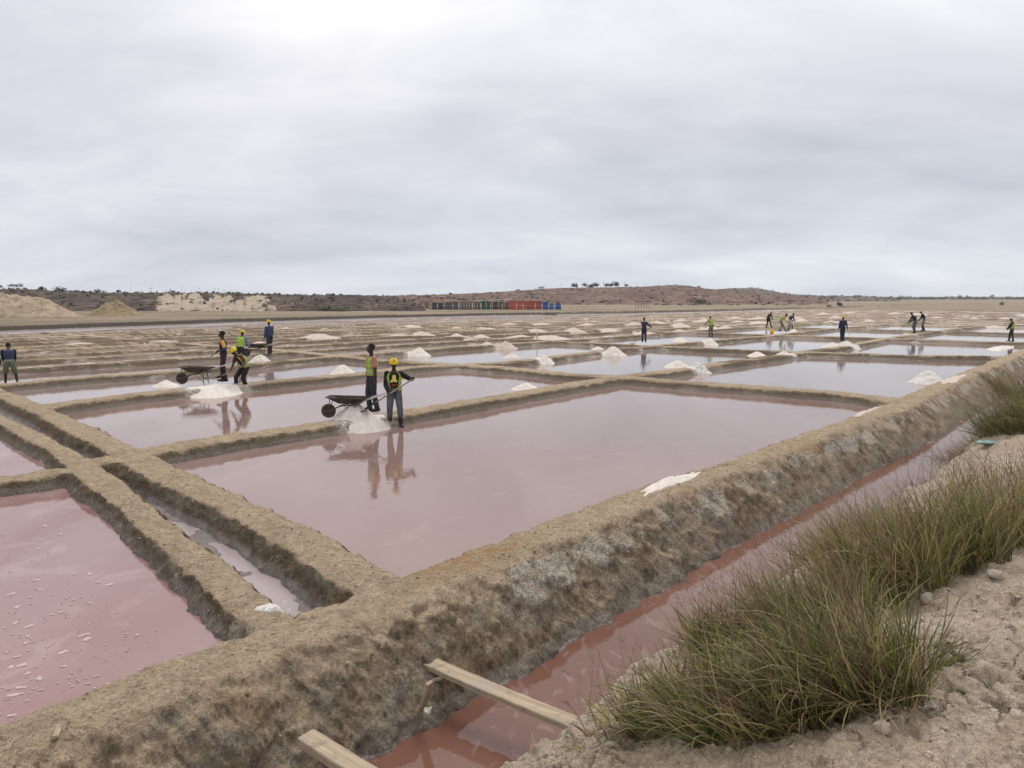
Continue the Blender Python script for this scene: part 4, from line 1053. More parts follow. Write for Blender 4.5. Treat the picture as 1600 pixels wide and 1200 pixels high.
person('stooping worker with orange shoulders and green vest, legs apart', P, (f.x, f.y), lean=.75, hip=.89, feet=((.14, .30), (-.14, -.22)), hands=((.12, .5, .58), (-.12, .5, .58)), shirt=ORG, trousers=OLV, vest=VIS, vopen=False, vox=.03, hipoff=(0, -.15), tall=1.1)
P = stand(1235, 516, .15); f = Vector((.8, .35)).normalized()
person('stooping worker in black top and pale shorts beside the salt heap', P, (f.x, f.y), lean=.70, hip=.90, feet=((.12, .16), (-.12, -.16)), hands=((.12, .5, .6), (-.12, .5, .6)), shirt=BLK, trousers=PALE, shorts=True, boots=True, vox=.03, hipoff=(0, -.15), tall=1.05)
P = stand(1316, 533, .18); f = Vector((.1, .95)).normalized()
w13, h13 = person('worker in yellow helmet and navy jacket with a stick, seen from behind', P, (f.x, f.y), feet=((.08, .04), (-.08, -.03)), hands=((.34, .12, .86), (-.26, .05, .85)), shirt=NAVY, trousers=NAVY, helmet=YEL, hair=False, vox=.024, tall=1.02)
e = aty(1328, 524, h13[0].y-.2); tube_obj('stick', [h13[0], e], .018, WOODH, loc=tuple(e)); tag(C.objects[-1], 'stick in the hand of the navy jacketed worker in yellow helmet', 'stick')
P = stand(1429, 521, .2); f = Vector((-.4, .75)).normalized()
w14, h14 = person('worker in dark shirt and grey trousers leaning forward with a long pole', P, (f.x, f.y), lean=.42, hip=.94, feet=((.14, .06), (-.14, -.06)), hands=((-.05, .45, .80), (-.30, .38, .84)), head=(0, .5), shirt=BLK, trousers=JEAN, boots=True, vox=.028, tall=1.1)
e = at(1398, 523, .1); tube_obj('pole', [h14[1], e], .02, WOODH, loc=tuple(e)); tag(C.objects[-1], 'long thin pole reaching down left from the leaning dark shirted worker', 'pole')
P = stand(1443, 517, .2); f = Vector((-.7, .5)).normalized()
person('worker in white cap and dark top at the right of the leaning pair', P, (f.x, f.y), lean=.4, hip=.94, feet=((.12, .08), (-.12, -.08)), hands=((.1, .45, .75), (-.12, .4, .75)), shirt=BLK, trousers=OLV, shorts=True, boots=True, cap=WHT, hair=False, vox=.03, tall=1.12)
P = stand(1580, 534, .1); f = Vector((-.8, .3)).normalized()
person('worker in white helmet and yellow vest at the far right', P, (f.x, f.y), lean=.1, feet=((.1, .12), (-.1, -.1)), hands=((.2, .3, .86), (-.12, .32, .86)), shirt=BLK, trousers=DTRO, vest=VIS, vopen=True, helmet=WHT, hair=False, vox=.026, tall=1.0)
P = aty(79.5, 497, 128)
person('tiny figure in black in front of the big pale sand heap', P, (.3, -1), shirt=BLK, sleeve='long', trousers=PALE, shorts=True, hair=True, vox=.04, tall=.8)
# bucket
b = empty('bucket', at(1206, 522, .12), label='yellow plastic bucket standing on the bank left of the stooping workers', cat='bucket')
bm = bmesh.new(); bmesh.ops.create_cone(bm, cap_ends=True, cap_tris=False, segments=20, radius1=.15, radius2=.19, depth=.42, matrix=Matrix.Translation((0, 0, .21)))
bmesh.ops.delete(bm, geom=[f for f in bm.faces if f.normal.z > .9], context='FACES'); bmesh.ops.solidify(bm, geom=bm.faces[:], thickness=.008)
bm_obj('pail', bm, M_('bucket_yellow', (.75, .45, .03), rough=.4, var=.1), b, True)
tube_obj('handle', [(-.19, 0, .42), (-.14, 0, .53), (0, 0, .58), (.14, 0, .53), (.19, 0, .42)], .006, STEEL, b)

# ------------------------------------------------------------------ planks and sticks over the channel
def m_wood(name, a, b):
    s = NT(name); v = s.tc.outputs['Object']; g = s.noise(1, 5, .7, .6, s.mapping(v, (1.2, 38, 30))); n = s.noise(9, 5, .65, 0, v); k = s.noise(2.2, 3, .5, 0, v)
    col = s.mix(s.ramp(g, [(.32, 0.), (.68, 1.)]), a, b); col = s.mix(s.math('MULTIPLY', s.step(n, .52, .7), .55), col, (.17, .135, .095))
    col = s.mix(s.math('MULTIPLY', s.step(k, .5, .65), .35), col, (.30, .28, .25))
    return s.fin(col, .85, s.bump(n, .6, .006, s.bump(g, .8, .006)), Specular_IOR_Level=.2)
M['plank'] = m_wood('weathered_plank', (.25, .19, .125), (.46, .37, .26))
def plank(p0, p1, w, t, label, roll=0., name='plank'):
    p0, p1 = Vector(p0), Vector(p1); L_ = (p1-p0).length; n = 26
    bm = bmesh.new(); rows = []
    for i in range(n+1):
        x = L_*i/n; sag = -.012*math.sin(math.pi*i/n); e = .5*w*(1+.03*math.sin(i*1.7)+.02*random.uniform(-1, 1))
        ch = .008
        rows.append([bm.verts.new((x, y, z+sag)) for y, z in ((-e, -t/2), (-e, t/2-ch), (-e+ch, t/2), (0, t/2+.002*random.uniform(-1, 1)), (e-ch, t/2), (e, t/2-ch), (e, -t/2), (0, -t/2))])
    for a, b in zip(rows[:-1], rows[1:]):
        for k in range(8): bm.faces.new((a[k], b[k], b[(k+1) % 8], a[(k+1) % 8]))
    bm.faces.new(rows[0]); bm.faces.new(rows[-1][::-1])
    o = bm_obj(name, bm, M['plank']); d = (p1-p0).normalized()
    y = Vector((0, 0, 1)).cross(d).normalized(); z = d.cross(y)
    o.matrix_world = Matrix.Translation(p0) @ Matrix((d, y, z)).transposed().to_4x4() @ Matrix.Rotation(roll, 4, 'X')
    return tag(o, label, 'plank')
zp = -.10
plank(at(668, 1034, -.09), at(925, 1142, -.13), .17, .05, 'weathered plank spanning the red channel from bank to grassy slope')
p0 = at(478, 1152, .06); p1 = at(600, 1226, .0); d = (p1-p0).normalized()
plank(p0, p0+d*1.9, .16, .07, 'thick timber at the bottom edge reaching out over the channel')
def stick(p0, p1, w, label, t=.03):
    return plank(p0, p1, w, t, label, 0., 'wooden_stake')
q2 = on_ground(655, 1112, -.45); q = q2+Vector((.10, -.06, .30)); stick(q, q2, .08, 'short board stake leaning in the channel below the plank', .03)
q2 = on_ground(676, 1066, -.45); q = q2+Vector((.16, -.05, .10)); stick(q, q2, .04, 'thin broken stick wedged in the bank under the plank end', .025)
q = at(85, 1152, .42); q2 = at(92, 1133, .40); stick(q, q2, .04, 'small pale wood chip lying on the big bank', .02)
spread(672, 1112, -.44, .22, .05, .25, 'salt', 'white salt crust at the foot of the short stake', .015, 12)
# the sunken board that shows brown through the brine is not needed: the plank's own reflection does it
# ------------------------------------------------------------------ stones, clods
M['stone'] = simple('pale_stone', (.40, .335, .26), rough=.9, var=.25, scale=9, bump=.02)
M['clod'] = simple('clay_clod', (.42, .345, .27), rough=.95, var=.3, scale=9, bump=.02, objc=False)
M['dark_clod'] = simple('earth_clod', (.26, .195, .125), rough=.95, var=.5, scale=6, bump=.02, objc=False)
def stone(p, s, label, seed, name='stone', mat='stone', z=.45):
    rg = random.Random(seed); bm = bmesh.new(); bmesh.ops.create_icosphere(bm, subdivisions=3, radius=1)
    ox = rg.uniform(0, 50)
    for v in bm.verts:
        c = v.co; k = 1+.55*float(pn3(np.array(c.x*1.1+ox), np.array(c.y*1.1), np.array(c.z*1.1)))+.10*float(pn3(np.array(c.x*3+ox), np.array(c.y*3), np.array(c.z*3)))
        v.co = Vector((c.x*s[0]*k, c.y*s[1]*k, c.z*s[2]*k))
    o = bm_obj(name, bm, M[mat], smooth=True); o.location = (p.x, p.y, gz(p.x, p.y)+s[2]*z); o.rotation_euler = (0, 0, rg.uniform(0, 6))
    return tag(o, label, 'stone')
for u, v, s, lab in ((1450, 944, (.055, .05, .045), 'grey stone at the lower rim of the middle grass clump'), (1556, 903, (.06, .045, .035), 'pale rounded stone on bare clay at the right edge'),
                     (1435, 1072, (.045, .04, .035), 'small grey stone half hidden at the base of the nearest grass'), (1588, 1120, (.03, .03, .022), 'small clay-coloured stone near the bottom right corner'),
                     (1378, 1144, (.04, .035, .03), 'pale lump below the nearest grass clump'), (628, 1098, (.03, .028, .025), 'little stone on the bank face left of the stake')):
    stone(on_ground(u, v), s, lab, int(u))
def clods(n, area, smin, smax, seed, label, slope=True):
    rg = np.random.RandomState(seed); bmt = bmesh.new(); bmesh.ops.create_icosphere(bmt, subdivisions=1, radius=1)
    bv = np.array([v.co[:] for v in bmt.verts]); bf = np.array([[v.index for v in f.verts] for f in bmt.faces]); bmt.free()
    X, Y, S = [], [], []
    while len(X) < n:
        x, y = rg.uniform(area[0], area[1]), rg.uniform(area[2], area[3]); X.append(x); Y.append(y)
    X = np.array(X); Y = np.array(Y); Z, emb, _, inc, ind = ground(X, Y)
    ok = emb > .6 if slope else (emb < .1) & (Z > .10)
    mt = M['clod' if slope else 'dark_clod']
    X, Y, Z = X[ok], Y[ok], Z[ok]; k = len(X); S = smin+(smax-smin)*rg.power(.35, k)
    V = np.repeat(bv[None], k, 0)*(1+.35*rg.normal(size=(k, len(bv), 1))*.8)*S[:, None, None]*np.array([1, 1, .7])
    V[..., 0] += X[:, None]; V[..., 1] += Y[:, None]; V[..., 2] += Z[:, None]+S[:, None]*.1
    F = (bf[None]+np.arange(k)[:, None, None]*len(bv)).reshape(-1, 3)
    return tag(mesh_np('clay_crumbs', V.reshape(-1, 3), F, mt, smooth=False), label, 'clay crumbs' if slope else 'earth crumbs', kind='stuff')
clods(2600, (.8, 7, 1.8, 9), .004, .022, 5, 'crumbs of dry clay scattered on the bare slope')
clods(9000, (-6, 8, 4, 17), .004, .020, 6, 'crumbs of brown earth lying on the near banks', False)
b_ = on_ground(1542, 693); bm = bmesh.new()
for i in range(7):
    pass
bm.free()
bm = bmesh.new(); bmesh.ops.create_uvsphere(bm, u_segments=16, v_segments=8, radius=1)
for v in bm.verts: v.co = Vector((v.co.x*.20, v.co.y*.12, v.co.z*.03*(1+.4*math.sin(v.co.x*9))))
o = bm_obj('plastic_scrap', bm, M_('teal_plastic', (.14, .26, .23), rough=.5), smooth=True); o.location = b_+Vector((0, 0, .02)); tag(o, 'flattened teal plastic scrap on sand under the far grass clump', 'litter')

# foam flecks floating on the near left pan and in the brine
M['foam'] = simple('salt_foam', (.50, .385, .36), rough=.8, var=.12, objc=False)
def foam():
    rg = np.random.RandomState(21); V, F = [], []
    def fleck(cx, cy, r, el, an):
        n = 9; base = len(V)
        V.append((cx, cy, .010))
        ca, sa = math.cos(an), math.sin(an)
        for ring, zz in ((.8, .009), (1., .002)):
            for k in range(n):
                a = 2*math.pi*k/n; q = r*ring*(1+.38*math.sin(a*2+cx*31)+.2*math.sin(a*3+cy*57)); x, y = q*el*math.cos(a), q*math.sin(a)
                V.append((cx+x*ca-y*sa, cy+x*sa+y*ca, zz))
        for k in range(n):
            k2 = (k+1) % n; F.append((base, base+1+k, base+1+k2, base+1+k2)); F.append((base+1+k, base+1+n+k, base+1+n+k2, base+1+k2))
    main = [(104,935),(115,938),(140,943),(95,957),(82,961),(17,929),(27,949),(24,974),(46,979),(43,995),(41,1005),(26,1027),(34,1040),(17,1043),(98,1020),(137,998),(131,993),(134,1001),(215,992),(32,1075),(20,1087),(17,1119),(57,907),(154,910),(171,914),(117,898),(140,897),(99,1042),(43,1053),(61,1061),(63,922),(70,822),(95,835),(60,858),(75,865),(62,845)]
    for u, v in main:
        p = at(u, v); fleck(p.x, p.y, rg.uniform(.014, .032), rg.uniform(1.0, 1.7), rg.uniform(-.2, 1.3))
    for _ in range(420):
        p = at(rg.uniform(-60, 330), 800+350*rg.uniform(0, 1)**.9); a, b = to_ab(p.x, p.y)
        if a < -2.9 and -.5 < b < 7.6 and p.y > 3: fleck(p.x, p.y, rg.uniform(.003, .011), rg.uniform(1, 2), rg.uniform(0, 3))
    F2 = [(a, b, c) for a, b, c, d in F if c == d]; F4 = [f for f in F if f[2] != f[3]]
    bm = bmesh.new(); vs = [bm.verts.new(v) for v in V]
    for f in F2+F4: bm.faces.new([vs[i] for i in f])
    return tag(bm_obj('foam', bm, M['foam'], smooth=True), 'pale salt foam flecks floating on the near left pan', 'foam', kind='stuff')
foam()

# ------------------------------------------------------------------ grass
def m_grass():
    s = NT('grass_blade'); t = s.attr('tint')
    col = s.ramp(t, [(0., (.035, .058, .014)), (.25, (.080, .108, .026)), (.48, (.185, .19, .052)), (.68, (.33, .285, .11)), (.84, (.40, .30, .155)), (1., (.13, .072, .058))])
    s.fin(col, .55, Specular_IOR_Level=.3)
    tr = s.N.new('ShaderNodeBsdfTranslucent'); s.L.new(col, tr.inputs[0])
    mx = s.N.new('ShaderNodeMixShader'); mx.inputs[0].default_value = .25
    s.L.new(s.b.outputs[0], mx.inputs[1]); s.L.new(tr.outputs[0], mx.inputs[2]); s.L.new(mx.outputs[0], s.out.inputs[0])
    return s.m
M['grass'] = m_grass()
def blades(n, spread_r, length, lean, rng, up=1., width=.0040, tints=(.0, .75), curl=.8, segs=6, sq=(1, 1), out=.8):
    a = rng.uniform(0, 2*np.pi, n); rr = spread_r*np.sqrt(rng.uniform(0, 1, n))
    bx, by = rr*np.cos(a)*sq[0], rr*np.sin(a)*sq[1]
    da = a+rng.normal(0, 1.1, n); o = rng.uniform(.1, 1, n)*out
    D = np.stack([np.cos(da)*o*.75+lean[0]*rng.uniform(.1, 1.35, n)+rng.normal(0, .26, n), np.sin(da)*o*.75+lean[1]*rng.uniform(.2, 1.3, n)+rng.normal(0, .26, n), np.full(n, up)*rng.uniform(.55, 1.25, n)], -1)
    D /= np.linalg.norm(D, axis=1)[:, None]
    Ls = length*(rng.uniform(.35, 1.15, n)+(rng.uniform(0, 1, n) < .10)*rng.uniform(.2, .5, n)); g = curl*rng.uniform(.25, 1.3, n)
    side = np.stack([-D[:, 1], D[:, 0], np.zeros(n)], -1); side /= np.maximum(np.linalg.norm(side, axis=1)[:, None], 1e-6)
    ang = rng.uniform(-.8, .8, n); side = side*np.cos(ang)[:, None]+np.cross(D, side)*np.sin(ang)[:, None]
    P = np.stack([bx, by, np.zeros(n)-.02], -1); d = D.copy(); rows = []
    bend = rng.normal(0, .19, (n, 3)); bend[:, 2] -= g*.16
    W_ = width*rng.uniform(.6, 1.35, n)
    for i in range(segs+1):
        t = i/segs; w = (W_*(1-t**2.2)*(.75+.5*min(1, t*3)))[:, None]
        rows.append(np.stack([P-side*w, P+side*w], 1))
        P = P+d*(Ls/segs)[:, None]; d = d+bend*(t+.25); d /= np.linalg.norm(d, axis=1)[:, None]
    V = np.stack(rows, 1).reshape(n, -1, 3)                    # n, (segs+1)*2, 3
    q = np.array([[2*i, 2*i+1, 2*i+3, 2*i+2] for i in range(segs)])
    F = (q[None]+np.arange(n)[:, None, None]*(segs+1)*2).reshape(-1, 4)
    tint = rng.uniform(*tints, n); dead = rng.uniform(0, 1, n) < .26; tint = np.where(dead, rng.uniform(.8, 1., n), tint)
    T = np.repeat(tint, (segs+1)*2)+np.tile(np.repeat(np.linspace(0, .14, segs+1), 2), n)
    return V.reshape(-1, 3), F, np.clip(T, 0, 1)
def stems(n, r, length, lean, rng, sq=(1, 1)):
    """thin brown flowering stalks with small side spikes"""
    V, F, T = [], [], []; k0 = 0
    v, f, t = blades(n, r, length, lean, rng, 1.25, .0016, (.86, 1.), .35, 6, sq, .55)
    V.append(v); F.append(f); T.append(t); k0 = len(v)
    vv = v.reshape(n, 7, 2, 3)
    sp = []
    for i in range(n):
        for s in range(7):
            q = rng.uniform(.55, .98)*6; j = int(q); fr = q-j
            p = vv[i, j].mean(0)*(1-fr)+vv[i, min(j+1, 6)].mean(0)*fr
            d = (vv[i, 6].mean(0)-vv[i, 4].mean(0)); d /= np.linalg.norm(d)+1e-9; d = d+rng.normal(0, .45, 3); d /= np.linalg.norm(d)
            L_ = rng.uniform(.015, .05); sd = np.cross(d, rng.normal(size=3)); sd /= np.linalg.norm(sd)+1e-9
            sp.append([p-sd*.0012, p+sd*.0012, p+d*L_+sd*.0016, p+d*L_-sd*.0016])
    sp = np.array(sp).reshape(-1, 3); m = len(sp)//4
    V.append(sp); F.append(np.arange(m*4).reshape(m, 4)+k0); T.append(np.full(m*4, .97))
    return np.concatenate(V), np.concatenate(F), np.concatenate(T)
def tussock(u, v, n, r, length, lean, seed, label, nst=30, tints=(0, .75), sq=(1, 1), up=1., width=.0040, curl=.8, out=.8, p=None):
    p = p or on_ground(u, v); rng = np.random.RandomState(seed); n = int(n*.60)
    root = empty('grass_tussock', p, label=label, cat='grass')
    V, F, T = blades(n, r, length, lean, rng, up, width, tints, curl, 6, sq, out)
    def drop(V):   # roots follow the slope
        return V
    # each blade stands on the ground under its own root
    nb = V.reshape(n, -1, 3); rx = nb[:, 0, 0]+p.x; ry = nb[:, 0, 1]+p.y
    gzv = ground(rx, ry, False)[0]-p.z; nb[..., 2] += gzv[:, None]
    # keep blades above the soil
    X = nb[..., 0]+p.x; Y = nb[..., 1]+p.y; g = ground(X.ravel(), Y.ravel(), False)[0].reshape(X.shape)-p.z
    nb[:, 2:, :, ] = nb[:, 2:, :]
    low = nb[..., 2] < g+.01
    low[:, :2] = False
    nb[..., 2] = np.where(low, g+.012+.03*rng.uniform(0, 1, X.shape), nb[..., 2])
    mesh_np('blades', nb.reshape(-1, 3), F, M['grass'], root, smooth=True, attrs=dict(tint=T))['kind'] = 'stuff'
    if nst:
        V, F, T = stems(nst, r, length*1.15, lean, rng, sq); V[:, 2] += 0
        mesh_np('seed_stalks', V, F, M['grass'], root, smooth=True, attrs=dict(tint=T))['kind'] = 'stuff'
    return root
L_ = (-.75, .25)
tussock(1345, 1085, 3400, .30, .62, (-.95, .25), 1, 'dense dark green grass tussock nearest the camera, bent to the left', 40, (0, .8), (1.1, 1), .8)
tussock(1200, 1120, 2600, .30, .50, (-.75, .25), 2, 'low dark grass tussock spilling left at the lower edge', 36, (0, .82), (1.3, .9), .75)
tussock(1075, 1105, 1500, .24, .42, (-.55, .15), 3, 'leftmost thin grass tussock by the plank end', 26, (.15, .8), (1.3, .9), .8)
tussock(1285, 990, 3000, .32, .60, (-.80, .30), 4, 'tall grass tussock behind the nearest one, overhanging the channel', 60, (.05, .85), (1.2, 1), .9)
tussock(1160, 1010, 1800, .26, .46, (-.60, .2), 5, 'short grass tussock on the steep slope above the red channel', 50, (.1, .9), (1.2, 1), .9)
tussock(1395, 905, 2600, .34, .72, (-.70, .35), 6, 'yellowish grass tussock left of the pale stone', 50, (.25, .85), (1.2, 1), 1.1)
tussock(1500, 872, 2400, .32, .74, (-.45, .35), 7, 'upright green grass tussock by the pale rounded stone', 40, (.15, .75), (1.2, 1), 1.25)
tussock(1590, 838, 1500, .30, .70, (-.3, .3), 8, 'grass tussock cut by the right picture edge', 40, (.2, .8), (1.2, 1), 1.3)
tussock(1330, 850, 1300, .36, .60, (-.75, .35), 9, 'sparse grass and stalks on the slope beside the channel', 60, (.25, .85), (1.3, 1), .9)
tussock(1600, 668, 2600, .55, .95, (-.85, .3), 10, 'big windswept grass tussock on the far part of the embankment', 60, (.05, .6), (1.2, 1.4), 1.1, .005)
tussock(1520, 690, 1200, .40, .55, (-.8, .2), 11, 'low spreading grass beside the teal scrap', 26, (.15, .7), (1.6, .8), .6, .004)
tussock(1600, 600, 1500, .7, 1.1, (-.6, .3), 12, 'farthest grass tussock overlapping the big bank at the right edge', 40, (.25, .85), (1.2, 1.4), 1.2, .006)
tussock(1440, 1040, 260, .10, .40, (.55, -.10), 13, 'small spiky shoot reaching right over bare clay', 8, (.05, .5), (1, 1), .7, .003)
tussock(1570, 760, 500, .5, .6, (-.4, .3), 14, 'thin dry stalks on bare sand at the right edge', 60, (.5, 1.), (1.5, 1.2), 1.2)
tussock(1470, 730, 350, .5, .6, (-.6, .3), 15, 'brown dry stalks leaning over the channel bend', 90, (.75, 1.), (1.6, 1.), .8, .003)
tussock(1250, 880, 300, .30, .5, (-.7, .3), 16, 'purple brown stalks along the water edge of the channel', 80, (.6, 1.), (1.6, 1.), 1.)
tussock(1140, 940, 300, .26, .42, (-.7, .3), 17, 'thin reddish stalks hanging over the red water', 60, (.6, 1.), (1.4, 1.), .9)
tussock(985, 1120, 260, .25, .32, (-.5, .1), 18, 'wispy grass at the plank end on the right bank', 20, (.3, .9), (1.4, 1.), .7)

# ------------------------------------------------------------------ camp with containers, far left to centre
YC = 200.
def xat(u, Y): return (u-800)/FOC*Y*1.0
def box_bm(bm, x0, x1, y0, y1, z0, z1):
    vs = bmesh.ops.create_cube(bm, size=1)['verts']
    for v in vs: v.co = Vector(((x0+x1)/2+v.co.x*(x1-x0), (y0+y1)/2+v.co.y*(y1-y0), (z0+z1)/2+v.co.z*(z1-z0)))
ZC = -.05
def container(u0, u1, Y, h, col, label, name='shipping_container', group='containers at the camp'):
    m = M_('paint_'+name+str(len(M)), col, rough=.7, var=.3, scale=.8)
    x0, x1 = xat(u0, Y), xat(u1, Y); w = x1-x0
    root = empty(name, ((x0+x1)/2, Y, ZC), label=label, cat='container', group=group)
    bm = bmesh.new(); n = max(6, int(w/.28)); f = []
    # corrugated long side and plain box body
    for i in range(n):
        a = -w/2+.08+(w-.16)*i/n; b = a+(w-.16)/n; off = .0 if i % 2 else .05
        box_bm(bm, a, b, -.04-off, .1, .16, h-.14)
    box_bm(bm, -w/2+.03, w/2-.03, .02, 2.4, .13, h-.05)
    bm_obj('panel', bm, m, root)
    for (a, b) in ((-w/2, -w/2+.12), (w/2-.12, w/2)):
        bm = bmesh.new(); box_bm(bm, a, b, -.12, .05, .0, h); bm_obj('corner_post', bm, m, root)
    bm = bmesh.new(); box_bm(bm, -w/2, w/2, -.1, 2.45, h-.05, h+.03); bm_obj('roof', bm, m, root)
    bm = bmesh.new(); box_bm(bm, -w/2, w/2, -.1, 0.02, 0, .16); bm_obj('rail', bm, m, root)
    return root
container(676, 686, YC, 2.1, (.05, .05, .055), 'dark container at the left end of the camp')
container(687, 695.5, YC+1, 1.9, (.03, .035, .055), 'blue black container second from the left end of the camp')
container(697, 716, YC, 2.15, (.075, .075, .085), 'long slate grey container left of the open frames')
container(752, 763, YC+1, 2.3, (.015, .11, .075), 'green container under the white roof of the camp')
container(795, 822, YC, 2.45, (.40, .085, .05), 'rust red container, left one of the red pair')
container(822.6, 846, YC+.5, 2.45, (.33, .075, .045), 'rust red container, right one of the red pair')
container(847, 857, YC, 2.2, (.02, .08, .30), 'bright blue container touching the red pair')
container(858, 865, YC, 1.7, (.06, .13, .26), 'faded blue container between two bright blue ones')
container(866.5, 876, YC, 1.8, (.02, .07, .28), 'blue container at the right end of the camp')
m_post = M_('white_post', (.52, .46, .40), rough=.8); m_roof = M_('white_roof', (.70, .70, .68), rough=.5)
sh = empty('open_shed', (xat(770, YC+3), YC+3, ZC), label='open shed with long pale sheet roof on thin posts', cat='shed')
bm = bmesh.new(); w = xat(797, YC+3)-xat(737, YC+3)
vs = [bm.verts.new(p) for p in ((-w/2, -2.6, 2.45), (w/2, -2.6, 2.95), (w/2, 2.5, 3.0), (-w/2, 2.5, 2.5))]; bm.faces.new(vs); bmesh.ops.solidify(bm, geom=bm.faces[:], thickness=.24)
bm_obj('roof', bm, m_roof, sh)
for i in range(7): tube_obj('post', [(-w/2+.2+(w-.4)*i/6, -2.4, 0), (-w/2+.2+(w-.4)*i/6, -2.4, 2.48+.45*i/6)], .07, m_post, sh)
bm = bmesh.new(); box_bm(bm, -w/2+.3, w/2-.3, 2.2, 2.3, 0, 2.2); bm_obj('back_wall', bm, M_('shed_wall', (.20, .16, .13), rough=.9), sh)
fr = empty('trellis', (xat(734, YC-1), YC-1, ZC), label='row of open pole frames between the grey container and the shed', cat='frame')
for k in range(9):
    x = xat(717+4.2*k, YC-1)-xat(734, YC-1); tube_obj('post', [(x, 0, 0), (x, 0, 2.1)], .055, m_post, fr, 6)
bm = bmesh.new(); box_bm(bm, xat(717, YC)-xat(734, YC), xat(752, YC)-xat(734, YC), -.06, .06, 2.05, 2.2); bm_obj('top_rail', bm, M_('dark_rail', (.05, .045, .05)), fr)
bm = bmesh.new(); box_bm(bm, xat(717, YC)-xat(734, YC), xat(752, YC)-xat(734, YC), 1.4, 1.55, 0, 1.9); bm_obj('screen', bm, M_('dark_screen', (.09, .07, .065), var=.5, scale=.6), fr)
fe = empty('post_fence', (xat(860, YC-3), YC-3, ZC), label='line of thin white fence posts in front of the containers and beyond', cat='fence')
for u in (684, 694, 708, 718, 739, 752, 767, 785, 807, 817, 836, 847, 857, 867, 877, 891, 901.5, 912, 928):
    x = xat(u, YC-3)-xat(860, YC-3); tube_obj('post', [(x, 0, -.1), (x, 0, 1.9)], .07, m_post, fe, 6)
tube_obj('wire', [(xat(684, YC-3)-xat(860, YC-3), 0, 1.3), (xat(928, YC-3)-xat(860, YC-3), 0, 1.3)], .02, m_post, fe, 4)
pen = empty('shelter', (xat(1003, 230), 230, -.1), label='small dark pole shelter below the rounded hill', cat='shelter')
for k in range(6): tube_obj('post', [(-2+.8*k, 0, 0), (-2+.8*k, 0, 2.2)], .06, M_('dark_pole', (.05, .04, .035)), pen, 5)
bm = bmesh.new(); box_bm(bm, -2.4, 2.4, -1, 1, 2.15, 2.3); bm_obj('roof', bm, M['dark_pole'], pen)
p = on_ground(862, 492); bm = bmesh.new()
lad = empty('ladder', p, label='two dark sleepers lying on the canal bank under the blue containers', cat='ladder')
for k in (0, 1): tube_obj('rail', [(k*1.4-2.0, 3, .25), (k*1.4-.6, -1.5, .05)], .12, M['dark_pole'], lad, 5)

# ------------------------------------------------------------------ trees and bushes
def m_leaf(name, a, b):
    s = NT(name); n = s.noise(1.3, 4, .6); return s.fin(s.mix(s.ramp(n, [(.35, 0.), (.65, 1.)]), a, b), .7, Specular_IOR_Level=.2)
M['leaf_dark'] = m_leaf('dark_foliage', (.030, .035, .022), (.060, .062, .036)); M['leaf_green'] = m_leaf('green_foliage', (.05, .075, .025), (.11, .135, .05))
M['bark'] = simple('bark', (.08, .06, .045), rough=.95)
def leafmesh(w, h, z0, n, seed, size, shape='round'):
    rg = np.random.RandomState(seed)
    k = max(4, n//60); cx = rg.normal(0, .30, (k, 3))*np.array([w, w, h*.8]); cx[:, 2] = np.abs(cx[:, 2])*.8+z0+h*.25
    cr = rg.uniform(.16, .34, k)*min(w, h*1.3)
    i = rg.randint(0, k, n); d = rg.normal(size=(n, 3)); d /= np.linalg.norm(d, axis=1)[:, None]
    P = cx[i]+d*(cr[i]*rg.uniform(.5, 1.1, n)**.5)[:, None]; P[:, 2] = np.maximum(P[:, 2], .02)
    a = rg.normal(size=(n, 3)); a /= np.linalg.norm(a, axis=1)[:, None]; b = np.cross(a, rg.normal(size=(n, 3))); b /= np.linalg.norm(b, axis=1)[:, None]
    s = (size*rg.uniform(.5, 1.2, n))[:, None]
    V = np.stack([P-a*s, P-b*s*.6, P+a*s, P+b*s*.6], 1).reshape(-1, 3)
    return V, np.arange(n*4).reshape(n, 4)
_lib = {}
